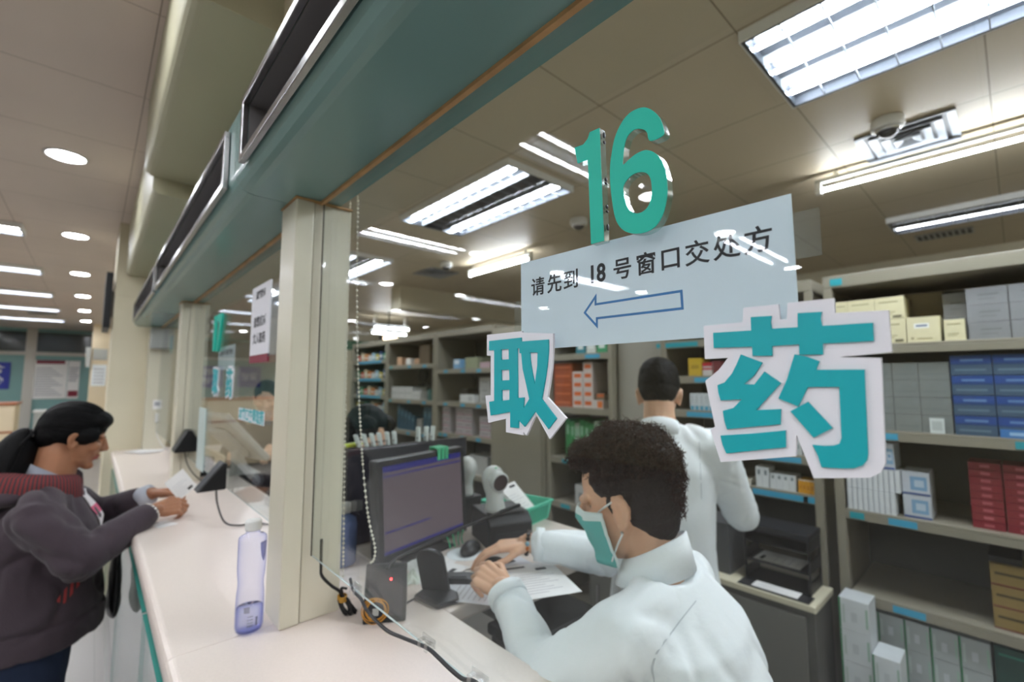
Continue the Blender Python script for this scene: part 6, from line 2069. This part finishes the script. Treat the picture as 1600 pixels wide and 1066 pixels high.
limb(b, [V((-.1, 2.13, 1.21)), wRs, wRe, wRw - (wRw - wRe).normalized() * .03], [.066, .07, .066, .047])
limb(b, [V((-.1, 2.36, 1.21)), wLs, wLe, wLw - (wLw - wLe).normalized() * .06], [.07, .082, .075, .045])
jf0 = folds(.022, (5, 5, 6), 11, ((wRe, wRw - wRs, .16, .055, .006), (wLe, wLw - wLs, .16, .05, .005), (wRs + V((0, 0, -.09)), (.5, 0, 1), .12, .05, .005)))
def jf(co, n):
    d = jf0(co, n)
    if abs(co.z - .85) < .012 and co.x < .2:
        d -= .006 * (1 - abs(co.z - .85) / .012)
    return d
jk_me = fuse(b, .006, 6, disp=jf)
jk = link('jacket', jk_me, JK, WM)
sf = Surf(jk_me)
STR = stripe_mat('red and black rib', ['#8a2b2b', '#2a2225'], 0, .014)
b = MB()
for sgn, yy in ((1, 1.5),):
    sf.strip(b, [V((-.035 + .0085 * k, yy, .915 + .0115 * k)) for k in range(9)], (0, 1, 0), .026, .003)
b.build('pocket_edge', STR, jk)
# open front: pink-white shirt strip, grey shirt collar, grey cuff
b = MB()
sf.strip(b, [V((.6, 2.205 + .0 * k, 1.225 - .02 * k)) for k in range(14)], (-1, 0, 0), .07, .004)
b.build('shirt_front', stripe_mat('white and pink shirt', ['#dcd6d8', '#d8d2d4', '#c85a78'], 2, .09), WM)
GS = mat('grey shirt', '#8d9098', .85)
collar(nbw + V((.004, 0, -.022)), uw, fw_, .066, .055, .45, 40, GS, WM, name='shirt_collar')
b = MB()
cuff(b, wLw - (wLw - wLe).normalized() * .028, wLw - wLe, .038, .028)
b.build('shirt_cuff', mat('pale grey shirt cuff', '#b9bdc6', .8), WM)
b = MB()
bdw = (wRw - wRe).normalized(); bow = bdw.orthogonal().normalized(); bww = bdw.cross(bow)
for k in range(16):
    a = 2 * math.pi * k / 16
    b.ell(wRw - bdw * .008 + (bow * math.cos(a) + bww * math.sin(a)) * .031, (.0062,) * 3, None, 0, 8, 6)
b.build('bead_bracelet', mat('white bead', '#d8d4cc', .3), WM)
# hood: striped lining round the neck, dark hood hanging behind
def hoodring(r0, r1, z0, z1, xs, name, m, seg=26, a0=40):
    b = MB()
    rings = []
    for k in range(seg + 1):
        a = math.radians(a0 + (360 - 2 * a0) * k / seg)
        d = V((math.cos(a), math.sin(a), 0))
        bk = (1 - math.cos(a)) / 2
        c = V((-.088 - xs * bk, 2.245, 0))
        e0 = c + d * (r0 + .012 * bk) + V((0, 0, z0 - .035 * (1 - bk)))
        e1 = c + d * (r1 + .045 * bk) + V((0, 0, z1 - .05 * (1 - bk) - .01 * bk))
        mid = (e0 + e1) / 2 + V((0, 0, .02 + .012 * bk)) + d * .01
        rings.append([e0, (e0 + mid) / 2 + V((0, 0, .006)), mid, (mid + e1) / 2 + V((0, 0, .006)), e1, e1 - d * .02 - V((0, 0, .02)), e0 - V((0, 0, .03))])
    b.rings(rings)
    return b.build(name, m, jk)
def stripes_round(name, cols, n, cx, cy):
    m, nt, out = new_mat(name)
    p = nd(nt, 'ShaderNodeBsdfPrincipled'); p.inputs['Roughness'].default_value = .9
    tc = nd(nt, 'ShaderNodeTexCoord')
    mp = nd(nt, 'ShaderNodeVectorMath', operation='SUBTRACT'); mp.inputs[1].default_value = (cx, cy, 0)
    nt.links.new(tc.outputs['Object'], mp.inputs[0])
    sp = nd(nt, 'ShaderNodeSeparateXYZ'); nt.links.new(mp.outputs[0], sp.inputs[0])
    at = nd(nt, 'ShaderNodeMath', operation='ARCTAN2'); nt.links.new(sp.outputs[1], at.inputs[0]); nt.links.new(sp.outputs[0], at.inputs[1])
    mu = nd(nt, 'ShaderNodeMath', operation='MULTIPLY'); mu.inputs[1].default_value = n / (2 * math.pi); nt.links.new(at.outputs[0], mu.inputs[0])
    fr = nd(nt, 'ShaderNodeMath', operation='FRACT'); nt.links.new(mu.outputs[0], fr.inputs[0])
    r = nd(nt, 'ShaderNodeValToRGB'); r.color_ramp.interpolation = 'CONSTANT'
    r.color_ramp.elements[0].color = lin(cols[0]); r.color_ramp.elements[1].position = .5; r.color_ramp.elements[1].color = lin(cols[1])
    nt.links.new(fr.outputs[0], r.inputs['Fac']); nt.links.new(r.outputs['Color'], p.inputs['Base Color']); nt.links.new(p.outputs[0], out.inputs['Surface'])
    return m
hoodring(.082, .112, 1.315, 1.255, .03, 'hood_lining', stripes_round('red and grey striped lining', ['#7c2c2d', '#3a2f33'], 84, -.1, 2.245))
b = MB()
b.ell((-.235, 2.245, 1.215), (.07, .13, .05), Matrix.Rotation(-.5, 3, 'Y'))
b.ell((-.255, 2.245, 1.155), (.05, .11, .07))
b.ell((-.17, 2.16, 1.235), (.07, .06, .03)); b.ell((-.17, 2.33, 1.235), (.07, .06, .03))
link('hood', fuse(b, .008, 5, disp=folds(.006, (6, 6, 9), 3)), JK, jk)
# hair with ponytail
b = MB()
hw.ell(b, (-.018, 0, .045), (.104, .085, .098))
hw.ell(b, (.045, 0, .08), (.05, .066, .04))
hw.ell(b, (.02, .06, .02), (.05, .026, .04)); hw.ell(b, (.02, -.06, .02), (.05, .026, .04))
hw.ell(b, (-.07, 0, .0), (.052, .07, .06))
def strand(co, n):
    q = hw.R.transposed() @ (co - hw.c)
    return .0022 * noise.noise(V((q.x * 12, math.atan2(q.y, q.z) * 14, q.z * 6)))
hair = link('hair', fuse(b, .0045, 5, disp=strand), HAIR_B, WM)
tie = hw.p(-.118, 0, -.012)
b = MB()
random.seed(12)
for k in range(420):
    a = random.uniform(-2.6, 2.6)                # start round the hairline, comb back to the tie
    t0 = random.uniform(.05, .75)
    pp = []
    for i in range(9):
        t = t0 + (1 - t0) * i / 8
        th = math.pi * (.06 + .88 * t)            # 0 at the brow, pi at the tie
        q = V((math.cos(th), math.sin(th) * math.sin(a) * .98, math.sin(th) * math.cos(a)))
        if q.z < -.55:
            q.z = -.55
        e = V((q.x * .107, q.y * .088, q.z * .101))
        pp.append(hw.p(-.018 + e.x, e.y, .045 + e.z - .02 * t * t))
    b.tube(pp, [.0006] + [.0013] * 7 + [.0008], 4)
b.build('hair_strand', HAIR_B, hair)['kind'] = 'stuff'
MB().tube([tie + V((.004, 0, .002)), tie + V((-.008, 0, -.004))], .02, 16).build('hair_tie', M['dark_plastic'], hair)
MB().ell(tie + V((0, -.022, .0)), (.006,) * 3).build('hair_bead', M['grey_plastic'], hair)
b = MB()
path = spline([tie, tie + V((-.016, 0, -.012)), tie + V((-.036, -.006, -.055)), tie + V((-.05, -.018, -.105)), tie + V((-.062, -.03, -.15)), tie + V((-.07, -.035, -.2))], 6)
nr = len(path)
b.tube(path, [.021 + .034 * math.sin(min(1, i / nr * 1.6) * math.pi * .6) * (1 if i / nr < .75 else 1 - (i / nr - .75) * 3) for i in range(nr)], 26)
random.seed(3)
for k in range(170):
    a, r = random.uniform(0, 6.28), random.uniform(.6, 1.15)
    L = random.uniform(.7, 1.12)
    pp = []
    for i in range(0, nr, 3):
        f = i / nr
        w = (.019 + .036 * math.sin(min(1, f * 1.6) * math.pi * .6)) * r
        pp.append(path[int(i * min(1, L))] + V((math.sin(a) * w * .6, math.cos(a) * w, math.sin(a) * w * .8 - max(0, L - 1) * f * .25)))
    b.tube(pp, .0016, 4)
b.build('ponytail', HAIR_B, hair)
# jeans, shoes, shoulder bag, slip
JE = mat('dark blue denim', '#1d2a44', .9, bump=.2, bscale=400)
b = MB()
for s in (-1, 1):
    limb(b, [V((-.12, 2.245, .80)) + uw * .09 * s, V((-.11, 2.245, .44)) + uw * .1 * s, V((-.13, 2.245, .09)) + uw * .105 * s], [.125, .092, .072])
link('jeans', fuse(b, .01, 4, disp=folds(.006, (5, 5, 7), 5)), JE, WM)
for s in (-1, 1):
    b = MB()
    b.cap(V((-.17, 2.245 + .105 * s, .04)), V((.03, 2.245 + .105 * s, .036)), .04, .036)
    link('shoe', fuse(b, .008, 3), M['dark_plastic'], WM)
t = thing('shoulder_bag', 'black shoulder bag hanging between the jacket and the counter front', 'bag', (.1, 2.3, .72))
b = MB()
b.ell((.104, 2.30, .86), (.02, .13, .12)); b.ell((.104, 2.3, .80), (.021, .12, .06))
link('bag_body', fuse(b, .007, 4, disp=lambda co, n: .004 * noise.noise(co * 14)), M['cable'], t)
MB().tube(spline([(.104, 2.2, .93), (.108, 2.19, 1.0), (.11, 2.22, 1.03), (.112, 2.28, 1.04), (.11, 2.34, 1.03), (.106, 2.38, .97)], 8), .005, 6).build('strap', M['cable'], t)
T = frame((.262, 2.235, 1.155), V((.8, .35, .45)).normalized(), V((-.5, .25, .8)).normalized(), V((.17, -.9, .4)).normalized())
T = frame((.268, 2.16, 1.15), V((.75, .30, .58)).normalized(), V((-.56, -.12, .82)).normalized(), V((.31, -.94, .1)).normalized())
printed_sheet('paper_slip', T, .075, .09, 'white printed slip held in both hands over the counter', None, 6, heavy=((.6, .85, .1, .2),))
T = Matrix.Translation((.20, 2.04, Z1)) @ Matrix.Rotation(.3, 4, 'Z')
printed_sheet('paper_slip', T, .06, .09, 'white slip lying on the counter below the hands', None, 3)
EXPO = 1.85
# ------------------------------------------------------------------ camera, world, look
cam = bpy.data.cameras.new('camera')
co = bpy.data.objects.new('camera', cam)
COL.objects.link(co)
cam.sensor_width = 36
cam.lens = 716.6 / 1600 * 36
cam.clip_start = .01
co.location = (0, 0, 1.6)
co.rotation_euler = (math.radians(90) + math.atan(63 / 716.6), 0, -math.radians(42.32))
cam.dof.use_dof = True
cam.dof.focus_distance = .48
cam.dof.aperture_fstop = 4.2
SC.camera = co
w = bpy.data.worlds.new('world')
SC.world = w
w.use_nodes = True
w.node_tree.nodes['Background'].inputs['Color'].default_value = (.8, .85, .9, 1)
w.node_tree.nodes['Background'].inputs['Strength'].default_value = .15
SC.view_settings.view_transform = 'Standard'
SC.view_settings.look = 'None'
SC.view_settings.gamma = 1
SC.view_settings.use_curve_mapping = False
SC.view_settings.exposure = EXPO
SC.cycles.use_denoising = True
SC.cycles.max_bounces = 10
SC.cycles.transparent_max_bounces = 24
SC.cycles.caustics_reflective = False
SC.cycles.caustics_refractive = False
SC.cycles.sample_clamp_indirect = 6
